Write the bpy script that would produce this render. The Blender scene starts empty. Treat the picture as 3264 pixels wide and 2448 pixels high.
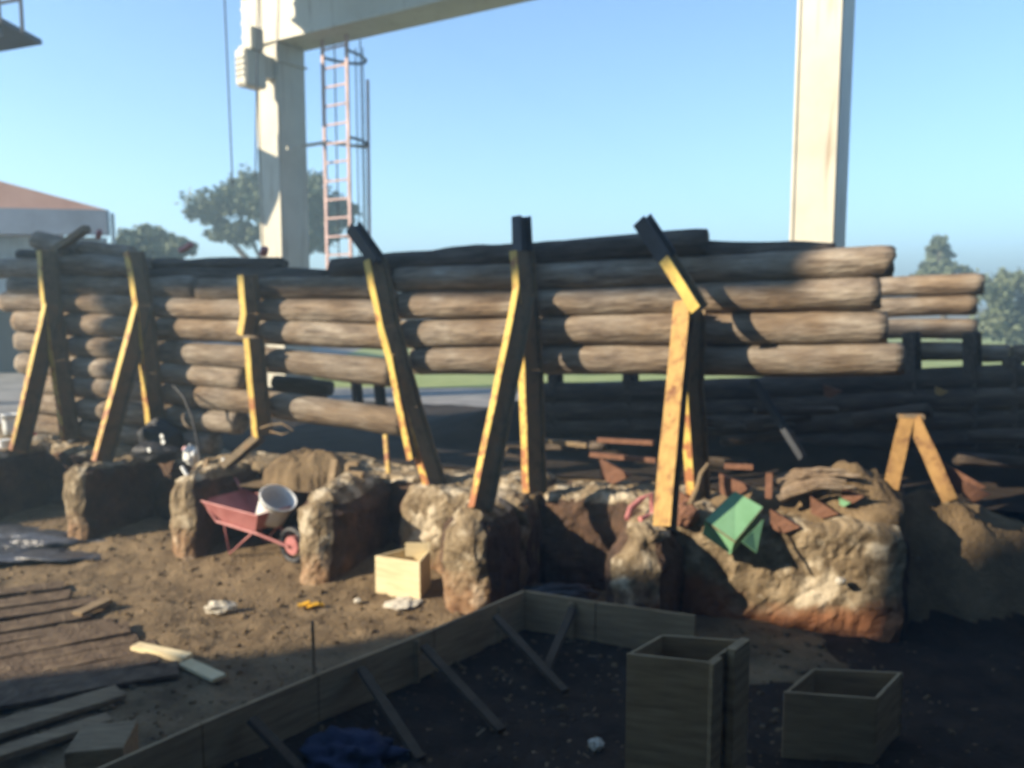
import bpy, bmesh, math, random
from mathutils import Vector, noise, Matrix
random.seed(7)
SC = bpy.context.scene
COL = SC.collection
R = math.radians
# ------------------------------------------------------------------ camera, sky, sun, exposure
F = 2600.0; PITCH = R(6.0); CH = 2.95; YARD = 0.95
cam_d = bpy.data.cameras.new('camera'); cam = bpy.data.objects.new('camera', cam_d); COL.objects.link(cam)
cam.location = (0, 0, CH); cam.rotation_euler = (R(90) - PITCH, 0, 0)
cam_d.sensor_width = 36; cam_d.lens = 36 * F / 3264; cam_d.clip_end = 2000; cam_d.clip_start = 0.05
cam_d.dof.use_dof = True; cam_d.dof.focus_distance = 1.3; cam_d.dof.aperture_fstop = 3.7
SC.camera = cam
SUN_AZ = 72.0; SUN_EL = 25.0     # azimuth measured from straight behind the camera towards the left
sh = Vector((-math.sin(R(SUN_AZ)), -math.cos(R(SUN_AZ)), 0))
SV = (sh * math.cos(R(SUN_EL)) + Vector((0, 0, math.sin(R(SUN_EL)))))      # towards the sun
sl = bpy.data.lights.new('sun', 'SUN'); sl.energy = 5.0; sl.angle = R(0.6); sl.color = (1.0, 0.86, 0.66)
so = bpy.data.objects.new('sun', sl); COL.objects.link(so); so.rotation_euler = SV.to_track_quat('Z', 'Y').to_euler()
W = bpy.data.worlds.new('World'); SC.world = W; W.use_nodes = True
nt = W.node_tree; bg = nt.nodes['Background']
sky = nt.nodes.new('ShaderNodeTexSky'); sky.sky_type = 'NISHITA'; sky.sun_disc = False
sky.sun_elevation = R(SUN_EL); sky.sun_rotation = math.atan2(SV.x, SV.y)
sky.air_density = 1.0; sky.dust_density = 0.0; sky.ozone_density = 3.0; sky.altitude = 2500
mxs = nt.nodes.new('ShaderNodeMix'); mxs.data_type = 'RGBA'; mxs.blend_type = 'MULTIPLY'; mxs.inputs[0].default_value = 1.0; mxs.inputs[7].default_value = (0.9, 1.02, 1.04, 1)
nt.links.new(sky.outputs[0], mxs.inputs[6]); nt.links.new(mxs.outputs[2], bg.inputs[0]); bg.inputs[1].default_value = 0.118
SC.view_settings.view_transform = 'Standard'; SC.view_settings.look = 'None'
SC.view_settings.exposure = 1.42; SC.view_settings.gamma = 1.0

# ------------------------------------------------------------------ helpers
def ray(px, py):
    d = Vector(((px - 1632) / F, 0, 0)) + Vector((0, math.cos(PITCH), -math.sin(PITCH))) + Vector((0, math.sin(PITCH), math.cos(PITCH))) * ((1224 - py) / F)
    return d
C0 = Vector((0, 0, CH))
def on_z(px, py, z): d = ray(px, py); return C0 + d * ((z - CH) / d.z)
def at_y(px, py, y): d = ray(px, py); return C0 + d * (y / d.y)
P6 = Vector((1.72, 8.0, 0)); U = Vector((1.6, -0.6, 0)).normalized(); N = Vector((U.y, -U.x, 0))   # N points to the camera side
Z = Vector((0, 0, 1))
def on_wall(px, py, off=0.0):
    d = ray(px, py); return C0 + d * ((off - (C0 - P6).dot(N)) / d.dot(N))
def wp(u, off, z): return P6 + U * u + N * off + Z * z      # wall frame -> world
def uoff(p): q = p - P6; return q.dot(U), q.dot(N)

def M(name, rgb, rough=0.85, var=None, scale=6.0, stretch=(1, 1, 1), bump=0.3, bscale=None, metal=0.0, rnd=0.0, spec=0.3, detail=6):
    m = bpy.data.materials.new(name); m.use_nodes = True; t = m.node_tree; b = t.nodes['Principled BSDF']
    b.inputs['Roughness'].default_value = rough; b.inputs['Metallic'].default_value = metal
    b.inputs['Specular IOR Level'].default_value = spec
    tc = t.nodes.new('ShaderNodeTexCoord'); mp = t.nodes.new('ShaderNodeMapping'); mp.inputs['Scale'].default_value = stretch
    t.links.new(tc.outputs['Object'], mp.inputs[0])
    n = t.nodes.new('ShaderNodeTexNoise'); n.inputs['Scale'].default_value = scale; n.inputs['Detail'].default_value = detail; n.inputs['Roughness'].default_value = 0.65
    t.links.new(mp.outputs[0], n.inputs['Vector'])
    cr = t.nodes.new('ShaderNodeValToRGB'); e = cr.color_ramp.elements
    cols = [rgb] if not var else var
    if not var: cols = [tuple(c * 0.7 for c in rgb), rgb, tuple(min(1, c * 1.25) for c in rgb)]
    e[0].position = 0.32; e[1].position = 0.7; e[0].color = (*cols[0], 1); e[1].color = (*cols[-1], 1)
    for i, c in enumerate(cols[1:-1]):
        x = e.new(0.32 + 0.38 * (i + 1) / (len(cols) - 1)); x.color = (*c, 1)
    t.links.new(n.outputs['Fac'], cr.inputs[0])
    out = cr.outputs[0]
    if rnd:
        oi = t.nodes.new('ShaderNodeObjectInfo'); hs = t.nodes.new('ShaderNodeHueSaturation')
        mr = t.nodes.new('ShaderNodeMapRange'); mr.inputs[3].default_value = 1 - rnd; mr.inputs[4].default_value = 1 + rnd
        t.links.new(oi.outputs['Random'], mr.inputs[0]); t.links.new(mr.outputs[0], hs.inputs['Value']); t.links.new(out, hs.inputs['Color']); out = hs.outputs[0]
    t.links.new(out, b.inputs['Base Color'])
    if bump:
        n2 = t.nodes.new('ShaderNodeTexNoise'); n2.inputs['Scale'].default_value = bscale or scale * 3; n2.inputs['Detail'].default_value = 8
        t.links.new(mp.outputs[0], n2.inputs['Vector'])
        bp = t.nodes.new('ShaderNodeBump'); bp.inputs['Strength'].default_value = bump; bp.inputs['Distance'].default_value = 0.03
        t.links.new(n2.outputs['Fac'], bp.inputs['Height']); t.links.new(bp.outputs[0], b.inputs['Normal'])
    return m

def obj(name, bm, mat, parent=None, smooth=False):
    me = bpy.data.meshes.new(name); bm.normal_update(); bm.to_mesh(me); bm.free()
    if smooth:
        for p in me.polygons: p.use_smooth = True
    me.materials.append(mat)
    o = bpy.data.objects.new(name, me); COL.objects.link(o)
    if parent:
        o.parent = parent; o.matrix_parent_inverse = Matrix.Translation(-parent.location)
    return o
def tag(o, label, cat=None, group=None, kind=None):
    if label: o['label'] = label
    if cat: o['category'] = cat
    if group: o['group'] = group
    if kind: o['kind'] = kind
    return o
def thing(name, label, cat, loc=(0, 0, 0), group=None):
    o = bpy.data.objects.new(name, None); COL.objects.link(o); o.location = loc; o.empty_display_size = 0.1
    return tag(o, label, cat, group)
def solid(name, bm, mat, label, cat, group=None, smooth=False):       # one-mesh thing with its origin at its centre
    c = Vector((0, 0, 0))
    for v in bm.verts: c += v.co
    c /= max(1, len(bm.verts)); bmesh.ops.translate(bm, verts=bm.verts, vec=-c)
    o = obj(name, bm, mat, None, smooth); o.location = c
    return tag(o, label, cat, group)

def box(bm, c, ax, ay, az, bev=0.0):        # centre, half-axis vectors
    vs = [bm.verts.new(c + ax * sx + ay * sy + az * sz) for sx in (-1, 1) for sy in (-1, 1) for sz in (-1, 1)]
    fs = []
    for idx in ((0, 1, 3, 2), (4, 6, 7, 5), (0, 4, 5, 1), (2, 3, 7, 6), (0, 2, 6, 4), (1, 5, 7, 3)):
        fs.append(bm.faces.new([vs[i] for i in idx]))
    if bev:
        es = set(e for f in fs for e in f.edges)
        bmesh.ops.bevel(bm, geom=list(es), offset=bev, segments=2, affect='EDGES')
    return bm
def bar(bm, p0, p1, w, h, side=None, bev=0.0):
    t = (p1 - p0); L = t.length; t = t / L
    s = side or Vector((0, 0, 1))
    a = (s - t * s.dot(t))
    if a.length < 1e-3: a = Vector((1, 0, 0)) - t * t.x
    a.normalize(); b = t.cross(a)
    return box(bm, (p0 + p1) / 2, t * L / 2, b * w / 2, a * h / 2, bev)
def tube(bm, pts, r, seg=8, r2=None, caps=True):
    rings = []; n = len(pts)
    for i, p in enumerate(pts):
        t = (pts[min(i + 1, n - 1)] - pts[max(i - 1, 0)]).normalized()
        a = Vector((0, 0, 1)) if abs(t.z) < 0.9 else Vector((1, 0, 0))
        a = (a - t * a.dot(t)).normalized(); b = t.cross(a)
        rr = r if r2 is None else r + (r2 - r) * i / (n - 1)
        rings.append([bm.verts.new(p + (a * math.cos(q) + b * math.sin(q)) * rr) for q in [2 * math.pi * k / seg for k in range(seg)]])
    for i in range(n - 1):
        for k in range(seg):
            bm.faces.new((rings[i][k], rings[i][(k + 1) % seg], rings[i + 1][(k + 1) % seg], rings[i + 1][k]))
    if caps: bm.faces.new(rings[0][::-1]); bm.faces.new(rings[-1])
    return bm
def fr(p, s, o=5): return noise.fractal(p * s, 0.9, 2.1, o)

def rough_block(u0, u1, o0, o1, z0, z1, res=0.055, amp=0.07, rnd=0.14, seed=0, taper=0.0, topn=0.12, pinch=0.0, earth_shade=False):
    """Broken rubble-concrete block in the wall frame: rounded, displaced box."""
    bm = bmesh.new()
    nu = max(3, int((u1 - u0) / res)); no = max(3, int((o1 - o0) / res)); nz = max(3, int((z1 - z0) / res))
    cache = {}
    def v(i, j, k):
        key = (i, j, k)
        if key not in cache:
            a, b, c = i / nu, j / no, k / nz
            u = u0 + (u1 - u0) * a; o = o0 + (o1 - o0) * b; z = z0 + (z1 - z0) * c
            # round edges
            du = min(u - u0, u1 - u); do_ = min(o - o0, o1 - o); dz = z1 - z
            cu, co = (u0 + u1) / 2, (o0 + o1) / 2
            def sh(d): return max(0, rnd - d) / rnd
            e = sh(du) * sh(do_); et = sh(dz) * max(sh(du), sh(do_))
            u += (cu - u) / max(1e-3, (u1 - u0) / 2) * rnd * 0.35 * (e + et)
            o += (co - o) / max(1e-3, (o1 - o0) / 2) * rnd * 0.35 * (e + et)
            z -= et * rnd * 0.5
            tp = taper * (c)
            hp = 1 - pinch * math.sin(math.pi * min(1, c * 1.1)) 
            u = cu + (u - cu) * (1 - tp) * hp; 
            o = o0 + (o - o0) * (1 - tp * 0.5)
            p = Vector((u, o, z)) + Vector((seed * 3.1, seed * 1.7, 0))
            dv = noise.noise_vector(p * 2.2) * amp * 1.3 + noise.noise_vector(p * 6.5) * amp * 0.6 + noise.noise_vector(p * 17) * amp * 0.3
            z += fr(p, 1.6) * topn * c
            cache[key] = bm.verts.new(wp(u + dv.x, o + dv.y, z + dv.z))
        return cache[key]
    def quad(a, b, c, d): bm.faces.new((v(*a), v(*b), v(*c), v(*d)))
    for i in range(nu):
        for j in range(no):
            quad((i, j, nz), (i + 1, j, nz), (i + 1, j + 1, nz), (i, j + 1, nz))
        for k in range(nz):
            quad((i, 0, k), (i + 1, 0, k), (i + 1, 0, k + 1), (i, 0, k + 1)); quad((i, no, k), (i, no, k + 1), (i + 1, no, k + 1), (i + 1, no, k))
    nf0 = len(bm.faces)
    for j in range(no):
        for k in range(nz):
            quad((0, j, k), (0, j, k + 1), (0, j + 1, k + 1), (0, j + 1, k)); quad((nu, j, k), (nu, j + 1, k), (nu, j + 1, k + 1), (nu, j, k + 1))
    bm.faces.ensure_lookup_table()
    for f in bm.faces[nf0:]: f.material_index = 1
    if earth_shade:
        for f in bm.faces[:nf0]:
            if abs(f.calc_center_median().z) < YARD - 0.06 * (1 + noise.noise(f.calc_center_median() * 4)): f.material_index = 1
    bmesh.ops.recalc_face_normals(bm, faces=bm.faces)
    return bm
def lump(c, r, sub=3, amp=0.35, fs=2.2, seed=0, rot=0.0):
    """irregular stone / clod, r = radii vector"""
    bm = bmesh.new(); bmesh.ops.create_icosphere(bm, subdivisions=sub, radius=1)
    for v in bm.verts:
        p = v.co.copy(); k = 1 + amp * noise.noise(p * fs + Vector((seed * 7.3, seed, 0))) + amp * 0.4 * noise.noise(p * fs * 3 + Vector((seed, 0, 3)))
        q = Vector((p.x * r[0], p.y * r[1], p.z * r[2])) * k
        v.co = c + Matrix.Rotation(rot, 3, 'Z') @ q
    return bm

# ------------------------------------------------------------------ materials
# soil
m_soil = M('soil', (0.2, 0.14, 0.085), 0.95, [(0.095, 0.064, 0.034), (0.165, 0.115, 0.062), (0.23, 0.165, 0.093)], 3.0, bump=0.7, bscale=26)
m_redsoil = M('red_soil', (0.3, 0.12, 0.05), 0.95, [(0.16, 0.07, 0.035), (0.26, 0.13, 0.07), (0.3, 0.2, 0.12)], 5.0, bump=0.6)
m_grass = M('grass', (0.2, 0.25, 0.06), 0.95, [(0.19, 0.24, 0.08), (0.25, 0.29, 0.1), (0.3, 0.33, 0.13)], 1.2, bump=0.3)
m_pave = M('pavement', (0.22, 0.21, 0.2), 0.9, None, 1.5, bump=0.1)
m_shade_bank = M('shade_dark_soil', (0.02, 0.017, 0.015), 0.95, [(0.012, 0.008, 0.005), (0.024, 0.016, 0.01), (0.04, 0.027, 0.017)], 3, bump=0.5)  # near-black bank colour that stands in for shade behind the wall
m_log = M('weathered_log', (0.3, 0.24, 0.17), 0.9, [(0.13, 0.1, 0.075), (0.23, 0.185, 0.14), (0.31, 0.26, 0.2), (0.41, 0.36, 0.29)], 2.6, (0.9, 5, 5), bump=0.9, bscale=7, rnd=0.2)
m_log_shade = M('shade_dark_log', (0.09, 0.07, 0.05), 0.9, [(0.035, 0.027, 0.02), (0.08, 0.06, 0.045), (0.15, 0.12, 0.09)], 2.6, (1, 6, 6), bump=0.7, bscale=8, rnd=0.2)  # darker log wood, standing in for shade on crest and rear logs
def cracks(m, amt=0.75):
    t = m.node_tree; b = t.nodes['Principled BSDF']; src = b.inputs['Base Color'].links[0].from_socket
    tc = t.nodes.new('ShaderNodeTexCoord'); oi = t.nodes.new('ShaderNodeObjectInfo'); mp = t.nodes.new('ShaderNodeMapping'); mp.inputs['Scale'].default_value = (0.9, 11, 11)
    t.links.new(tc.outputs['Object'], mp.inputs[0]); t.links.new(oi.outputs['Location'], mp.inputs['Location'])
    n = t.nodes.new('ShaderNodeTexNoise'); n.inputs['Scale'].default_value = 2.2; n.inputs['Detail'].default_value = 4; n.inputs['Distortion'].default_value = 0.4; t.links.new(mp.outputs[0], n.inputs['Vector'])
    cr = t.nodes.new('ShaderNodeValToRGB'); e = cr.color_ramp.elements; e[0].position = 0.36; e[0].color = (1, 1, 1, 1); e[1].position = 0.42; e[1].color = (0, 0, 0, 1); t.links.new(n.outputs['Fac'], cr.inputs[0])
    # grey patches of weathering and brown bark remains
    n3 = t.nodes.new('ShaderNodeTexNoise'); n3.inputs['Scale'].default_value = 1.7; n3.inputs['Detail'].default_value = 5
    g = t.nodes.new('ShaderNodeNewGeometry'); t.links.new(g.outputs['Position'], n3.inputs['Vector'])
    c3 = t.nodes.new('ShaderNodeValToRGB'); c3.color_ramp.elements[0].position = 0.4; c3.color_ramp.elements[1].position = 0.62; t.links.new(n3.outputs['Fac'], c3.inputs[0])
    ms = t.nodes.new('ShaderNodeMix'); ms.data_type = 'RGBA'; ms.blend_type = 'MULTIPLY'; ms.inputs[7].default_value = (0.78, 0.68, 0.57, 1); t.links.new(c3.outputs[0], ms.inputs[0]); t.links.new(src, ms.inputs[6])
    mm = t.nodes.new('ShaderNodeMath'); mm.operation = 'MULTIPLY'; mm.inputs[1].default_value = amt; t.links.new(cr.outputs[0], mm.inputs[0])
    mx = t.nodes.new('ShaderNodeMix'); mx.data_type = 'RGBA'; mx.inputs[7].default_value = (0.03, 0.022, 0.015, 1); t.links.new(mm.outputs[0], mx.inputs[0]); t.links.new(ms.outputs[2], mx.inputs[6]); t.links.new(mx.outputs[2], b.inputs['Base Color'])
cracks(m_log, 0.3)
m_board = M('pine_board', (0.62, 0.46, 0.24), 0.7, [(0.62, 0.49, 0.28), (0.74, 0.62, 0.38), (0.8, 0.69, 0.46)], 3, (1, 1, 9), bump=0.12, rnd=0.06)
m_plank = M('old_plank', (0.36, 0.27, 0.16), 0.8, [(0.17, 0.115, 0.065), (0.25, 0.18, 0.105), (0.33, 0.25, 0.15)], 4, (1, 5, 5), bump=0.2, rnd=0.1)
m_rust_shade = M('rusty_shade_steel', (0.1, 0.045, 0.025), 0.8, [(0.12, 0.088, 0.055), (0.2, 0.15, 0.09), (0.23, 0.14, 0.07)], 9, bump=0.3)  # rust brown, also tones the shaded webs of the yellow beams
m_redmetal = M('faded_red_metal', (0.36, 0.11, 0.075), 0.5, [(0.34, 0.12, 0.115), (0.44, 0.175, 0.165), (0.48, 0.22, 0.2)], 6, bump=0.05)
m_cream = M('cream_paint', (0.72, 0.68, 0.56), 0.5, [(0.42, 0.39, 0.31), (0.5, 0.47, 0.375), (0.54, 0.51, 0.42)], 0.8, bump=0.03)
def streaks(m):
    t = m.node_tree; b = t.nodes['Principled BSDF']; src = b.inputs['Base Color'].links[0].from_socket
    tc = t.nodes.new('ShaderNodeTexCoord'); mp = t.nodes.new('ShaderNodeMapping'); mp.inputs['Scale'].default_value = (9, 9, 0.7); t.links.new(tc.outputs['Object'], mp.inputs[0])
    n = t.nodes.new('ShaderNodeTexNoise'); n.inputs['Scale'].default_value = 1.0; n.inputs['Detail'].default_value = 5; t.links.new(mp.outputs[0], n.inputs['Vector'])
    cr = t.nodes.new('ShaderNodeValToRGB'); cr.color_ramp.elements[0].position = 0.58; cr.color_ramp.elements[1].position = 0.8; t.links.new(n.outputs['Fac'], cr.inputs[0])
    mx = t.nodes.new('ShaderNodeMix'); mx.data_type = 'RGBA'; mx.inputs[7].default_value = (0.24, 0.17, 0.1, 1); t.links.new(cr.outputs[0], mx.inputs[0]); t.links.new(src, mx.inputs[6]); t.links.new(mx.outputs[2], b.inputs['Base Color'])
streaks(m_cream)
m_creamd = M('cream_grille', (0.32, 0.32, 0.28), 0.6, None, 2, bump=0)
m_steelr = M('pinkish_primer_steel', (0.42, 0.3, 0.28), 0.6, None, 3, bump=0.05)
m_dark = M('dark_steel', (0.05, 0.055, 0.065), 0.6, None, 3, bump=0.05)
m_white = M('white_plastic', (0.78, 0.79, 0.77), 0.35, [(0.7, 0.71, 0.68), (0.78, 0.79, 0.77)], 3, bump=0.0, spec=0.5)
m_black = M('black_fabric', (0.012, 0.012, 0.015), 0.55, None, 8, bump=0.5, spec=0.5)
m_green = M('green_painted_metal', (0.1, 0.3, 0.13), 0.55, [(0.17, 0.36, 0.18), (0.21, 0.42, 0.23), (0.24, 0.46, 0.26)], 3, bump=0.05)
m_leaf = M('foliage', (0.07, 0.09, 0.04), 0.7, [(0.07, 0.085, 0.05), (0.12, 0.145, 0.08), (0.17, 0.19, 0.11)], 0.6, bump=0)
m_bark = M('bark', (0.1, 0.08, 0.06), 0.9, None, 4, bump=0.5)
m_roof = M('terracotta_roof', (0.6, 0.3, 0.2), 0.7, [(0.5, 0.24, 0.16), (0.6, 0.32, 0.22), (0.66, 0.38, 0.28)], 1.2, bump=0.05)
m_inn = M('dark_unseen_building', (0.03, 0.03, 0.03), 0.9, None, 1, bump=0)  # near-black, so the unseen building and canopy bounce little light
m_clad = M('grey_cladding', (0.2, 0.23, 0.28), 0.6, None, 0.7, bump=0.05)
m_clad2 = M('light_cladding', (0.4, 0.44, 0.45), 0.6, None, 0.9, bump=0.05)
m_cloth = M('blue_cloth', (0.022, 0.028, 0.065), 0.9, None, 6, bump=0.4)
m_sheet = M('grey_plastic_sheet', (0.06, 0.062, 0.072), 0.3, None, 5, bump=0.5, spec=0.5)
m_redp = M('red_plastic', (0.55, 0.03, 0.03), 0.4, None, 4, bump=0)
m_yel = M('yellow_plastic', (0.65, 0.36, 0.03), 0.5, None, 9, bump=0)
m_pink = M('pink_plastic', (0.75, 0.45, 0.45), 0.5, None, 4, bump=0.1)
m_lime = M('lime_stone', (0.6, 0.56, 0.46), 0.9, [(0.45, 0.4, 0.32), (0.62, 0.58, 0.48)], 6, bump=0.5)
m_brick = M('broken_brick', (0.2, 0.1, 0.062), 0.9, None, 6, bump=0.5)

m_ochre = M('rusty_ochre', (0.3, 0.17, 0.08), 0.75, [(0.2, 0.09, 0.04), (0.4, 0.24, 0.08), (0.48, 0.3, 0.1), (0.26, 0.12, 0.055)], 9, (1, 1, .5), bump=0.3)
m_ochre2 = M('dull_rusty_ochre', (0.2, 0.12, 0.05), 0.8, [(0.12, 0.055, 0.025), (0.27, 0.155, 0.055), (0.34, 0.2, 0.07)], 7, bump=0.3)
m_form = M('weathered_ply', (0.2, 0.16, 0.11), 0.8, [(0.26, 0.175, 0.095), (0.37, 0.26, 0.145), (0.45, 0.33, 0.19)], 3, (1, 1, 9), bump=0.12, rnd=0.08)
m_darkwood = M('dark_brace_wood', (0.085, 0.06, 0.038), 0.85, None, 5, (1, 1, 4), bump=0.2)  # brace wood, darker than the boards
m_mat = M('old_dark_timber', (0.09, 0.07, 0.055), 0.8, [(0.07, 0.046, 0.028), (0.13, 0.09, 0.056), (0.2, 0.145, 0.09)], 7, (1, 1, 1), bump=0.8, bscale=30)
m_shade_soil = M('shade_black_soil', (0.02, 0.016, 0.013), 0.95, [(0.014, 0.008, 0.005), (0.03, 0.018, 0.011), (0.05, 0.031, 0.018)], 4, bump=0.7, bscale=26)  # black soil colour that paints foreground shade onto the ground
def mat_yellow():
    m = M('chipped_yellow_paint', (0.7, 0.43, 0.04), 0.55, [(0.47, 0.32, 0.08), (0.6, 0.44, 0.11)], 5, bump=0.15)
    t = m.node_tree; b = t.nodes['Principled BSDF']
    src = b.inputs['Base Color'].links[0].from_socket
    tc = t.nodes.new('ShaderNodeTexCoord'); n = t.nodes.new('ShaderNodeTexNoise'); n.inputs['Scale'].default_value = 7; n.inputs['Detail'].default_value = 9; n.inputs['Roughness'].default_value = 0.7
    t.links.new(tc.outputs['Object'], n.inputs['Vector'])
    sx = t.nodes.new('ShaderNodeSeparateXYZ'); g = t.nodes.new('ShaderNodeNewGeometry'); t.links.new(g.outputs['Position'], sx.inputs[0])
    mr = t.nodes.new('ShaderNodeMapRange'); mr.inputs[1].default_value = 1.0; mr.inputs[2].default_value = 2.4; mr.inputs[3].default_value = 0.10; mr.inputs[4].default_value = -0.03
    t.links.new(sx.outputs[2], mr.inputs[0])
    ad = t.nodes.new('ShaderNodeMath'); t.links.new(n.outputs['Fac'], ad.inputs[0]); t.links.new(mr.outputs[0], ad.inputs[1])
    cr = t.nodes.new('ShaderNodeValToRGB'); cr.color_ramp.elements[0].position = 0.52; cr.color_ramp.elements[1].position = 0.6
    t.links.new(ad.outputs[0], cr.inputs[0])
    mx = t.nodes.new('ShaderNodeMix'); mx.data_type = 'RGBA'; mx.inputs[7].default_value = (0.3, 0.12, 0.05, 1)
    t.links.new(cr.outputs[0], mx.inputs[0]); t.links.new(src, mx.inputs[6]); t.links.new(mx.outputs[2], b.inputs['Base Color'])
    return m
m_yellow = mat_yellow()
def mat_rubble():
    m = M('rubble_concrete', (0.3, 0.25, 0.18), 0.95, [(0.085, 0.06, 0.035), (0.17, 0.125, 0.072), (0.24, 0.185, 0.115), (0.33, 0.265, 0.175)], 6.0, bump=0.9, bscale=14)
    t = m.node_tree; b = t.nodes['Principled BSDF']; src = b.inputs['Base Color'].links[0].from_socket
    g = t.nodes.new('ShaderNodeNewGeometry')
    n = t.nodes.new('ShaderNodeTexNoise'); n.inputs['Scale'].default_value = 4.5; n.inputs['Detail'].default_value = 7; t.links.new(g.outputs['Position'], n.inputs['Vector'])
    cr = t.nodes.new('ShaderNodeValToRGB'); cr.color_ramp.elements[0].position = 0.54; cr.color_ramp.elements[1].position = 0.64
    t.links.new(n.outputs['Fac'], cr.inputs[0])
    mx = t.nodes.new('ShaderNodeMix'); mx.data_type = 'RGBA'; mx.inputs[7].default_value = (0.46, 0.39, 0.28, 1)
    t.links.new(cr.outputs[0], mx.inputs[0]); t.links.new(src, mx.inputs[6])
    # red earth sticking to the lower part
    sx = t.nodes.new('ShaderNodeSeparateXYZ'); t.links.new(g.outputs['Position'], sx.inputs[0])
    n2 = t.nodes.new('ShaderNodeTexNoise'); n2.inputs['Scale'].default_value = 2.2; n2.inputs['Detail'].default_value = 6; t.links.new(g.outputs['Position'], n2.inputs['Vector'])
    a = t.nodes.new('ShaderNodeMath'); a.operation = 'MULTIPLY_ADD'; a.inputs[1].default_value = 0.9; t.links.new(n2.outputs['Fac'], a.inputs[0]); t.links.new(sx.outputs[2], a.inputs[2])
    mr = t.nodes.new('ShaderNodeMapRange'); mr.inputs[1].default_value = 0.82; mr.inputs[2].default_value = 0.6; t.links.new(a.outputs[0], mr.inputs[0])
    mx2 = t.nodes.new('ShaderNodeMix'); mx2.data_type = 'RGBA'; mx2.inputs[7].default_value = (0.34, 0.15, 0.07, 1)
    mrx = t.nodes.new('ShaderNodeMapRange'); mrx.inputs[1].default_value = 0.6; mrx.inputs[2].default_value = 1.6; mrx.inputs[3].default_value = 0.3; mrx.inputs[4].default_value = 1.0; t.links.new(sx.outputs[0], mrx.inputs[0])
    mm = t.nodes.new('ShaderNodeMath'); mm.operation = 'MULTIPLY'; t.links.new(mr.outputs[0], mm.inputs[0]); t.links.new(mrx.outputs[0], mm.inputs[1])
    t.links.new(mm.outputs[0], mx2.inputs[0]); t.links.new(mx.outputs[2], mx2.inputs[6]); t.links.new(mx2.outputs[2], b.inputs['Base Color'])
    return m
m_rubble = mat_rubble()
m_earth_shade = M('red_earth_in_shade', (0.1, 0.05, 0.03), 0.95, [(0.04, 0.026, 0.018), (0.08, 0.048, 0.031), (0.14, 0.08, 0.045)], 4, bump=0.8, bscale=18)  # red earth, darkened to paint the shade of sides and recesses

# ------------------------------------------------------------------ ground
FACE = 0.4; UEND = 2.0
def sstep(a, b, x): x = max(0, min(1, (x - a) / (b - a))); return x * x * (3 - 2 * x)
def faceu(u): return 0.15 if u < -2.9 else (0.6 if u < -1.45 else (0.25 if u < -0.15 else 0.6))
def gz(x, y):
    p = Vector((x, y, 0)); u, o = uoff(p)
    if u < UEND: k = 1 - sstep(faceu(u) - 0.3, faceu(u) - 0.08, o)
    else: k = (1 - sstep(-0.35 - 0.35 * (u - UEND), 0.6 - 0.25 * min(4, u - UEND), o)) * (1 - 0.25 * sstep(UEND + 0.3, UEND + 2.5, u))
    z = (YARD - 0.03) * k + 0.18 * sstep(1.7, 0.5, o) * (1 - k) * (1 - sstep(-3.5, -1.5, u))
    z += fr(Vector((x, y, 1)), 0.7) * 0.05 * (1 - k) + fr(Vector((x, y, 5)), 3.5, 4) * 0.018 + fr(Vector((x, y, 2)), 11, 3) * 0.010 * (1 - k)
    return z
def grid(x0, x1, y0, y1, nx, ny, f):
    bm = bmesh.new(); vs = [[bm.verts.new((x0 + (x1 - x0) * i / nx, y0 + (y1 - y0) * j / ny, 0)) for i in range(nx + 1)] for j in range(ny + 1)]
    for r in vs:
        for v in r: v.co.z = f(v.co.x, v.co.y)
    for j in range(ny):
        for i in range(nx): bm.faces.new((vs[j][i], vs[j][i + 1], vs[j + 1][i + 1], vs[j + 1][i]))
    return bm
o = obj('pit_ground', grid(-9, 7, 1.5, 11.5, 420, 270, gz), m_soil, None, True); tag(o, None, kind='structure')
def annulus(x0, x1, y0, y1, hx0, hx1, hy0, hy1, z):
    bm = bmesh.new()
    for a, b, c, d in ((x0, x1, hy1, y1), (x0, x1, y0, hy0), (x0, hx0, hy0, hy1), (hx1, x1, hy0, hy1)):
        bm.faces.new([bm.verts.new(q) for q in ((a, c, z), (b, c, z), (b, d, z), (a, d, z))])
    return bm
bm = bmesh.new()      # surrounding land reaching to the horizon, split in a pit-level and a yard-level sheet
for a, b, c, d, z in ((-900, 900, 11.4, 1500, YARD - 0.05), (-900, -8.95, -600, 11.4, 0.9), (6.95, 900, -600, 11.4, 0.05), (-8.95, 6.95, -600, 1.6, -0.02)):
    bm.faces.new([bm.verts.new(q) for q in ((a, c, z), (b, c, z), (b, d, z), (a, d, z))])
o = obj('ground', bm, m_soil); tag(o, None, kind='structure')
def sheet(name, pts, z, m):
    bm = bmesh.new(); bm.faces.new([bm.verts.new((p[0], p[1], z)) for p in pts]); o = obj(name, bm, m); return tag(o, None, kind='structure')
sheet('pavement', [(-60, 13.2), (1.5, 13.2), (3.5, 16.6), (60, 16.6), (60, 17.6), (-60, 60)], YARD - 0.03, m_pave)
sheet('lawn', [(-6, 18.5), (60, 17.7), (60, 60), (-6, 60)], YARD - 0.02, m_grass)

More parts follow.
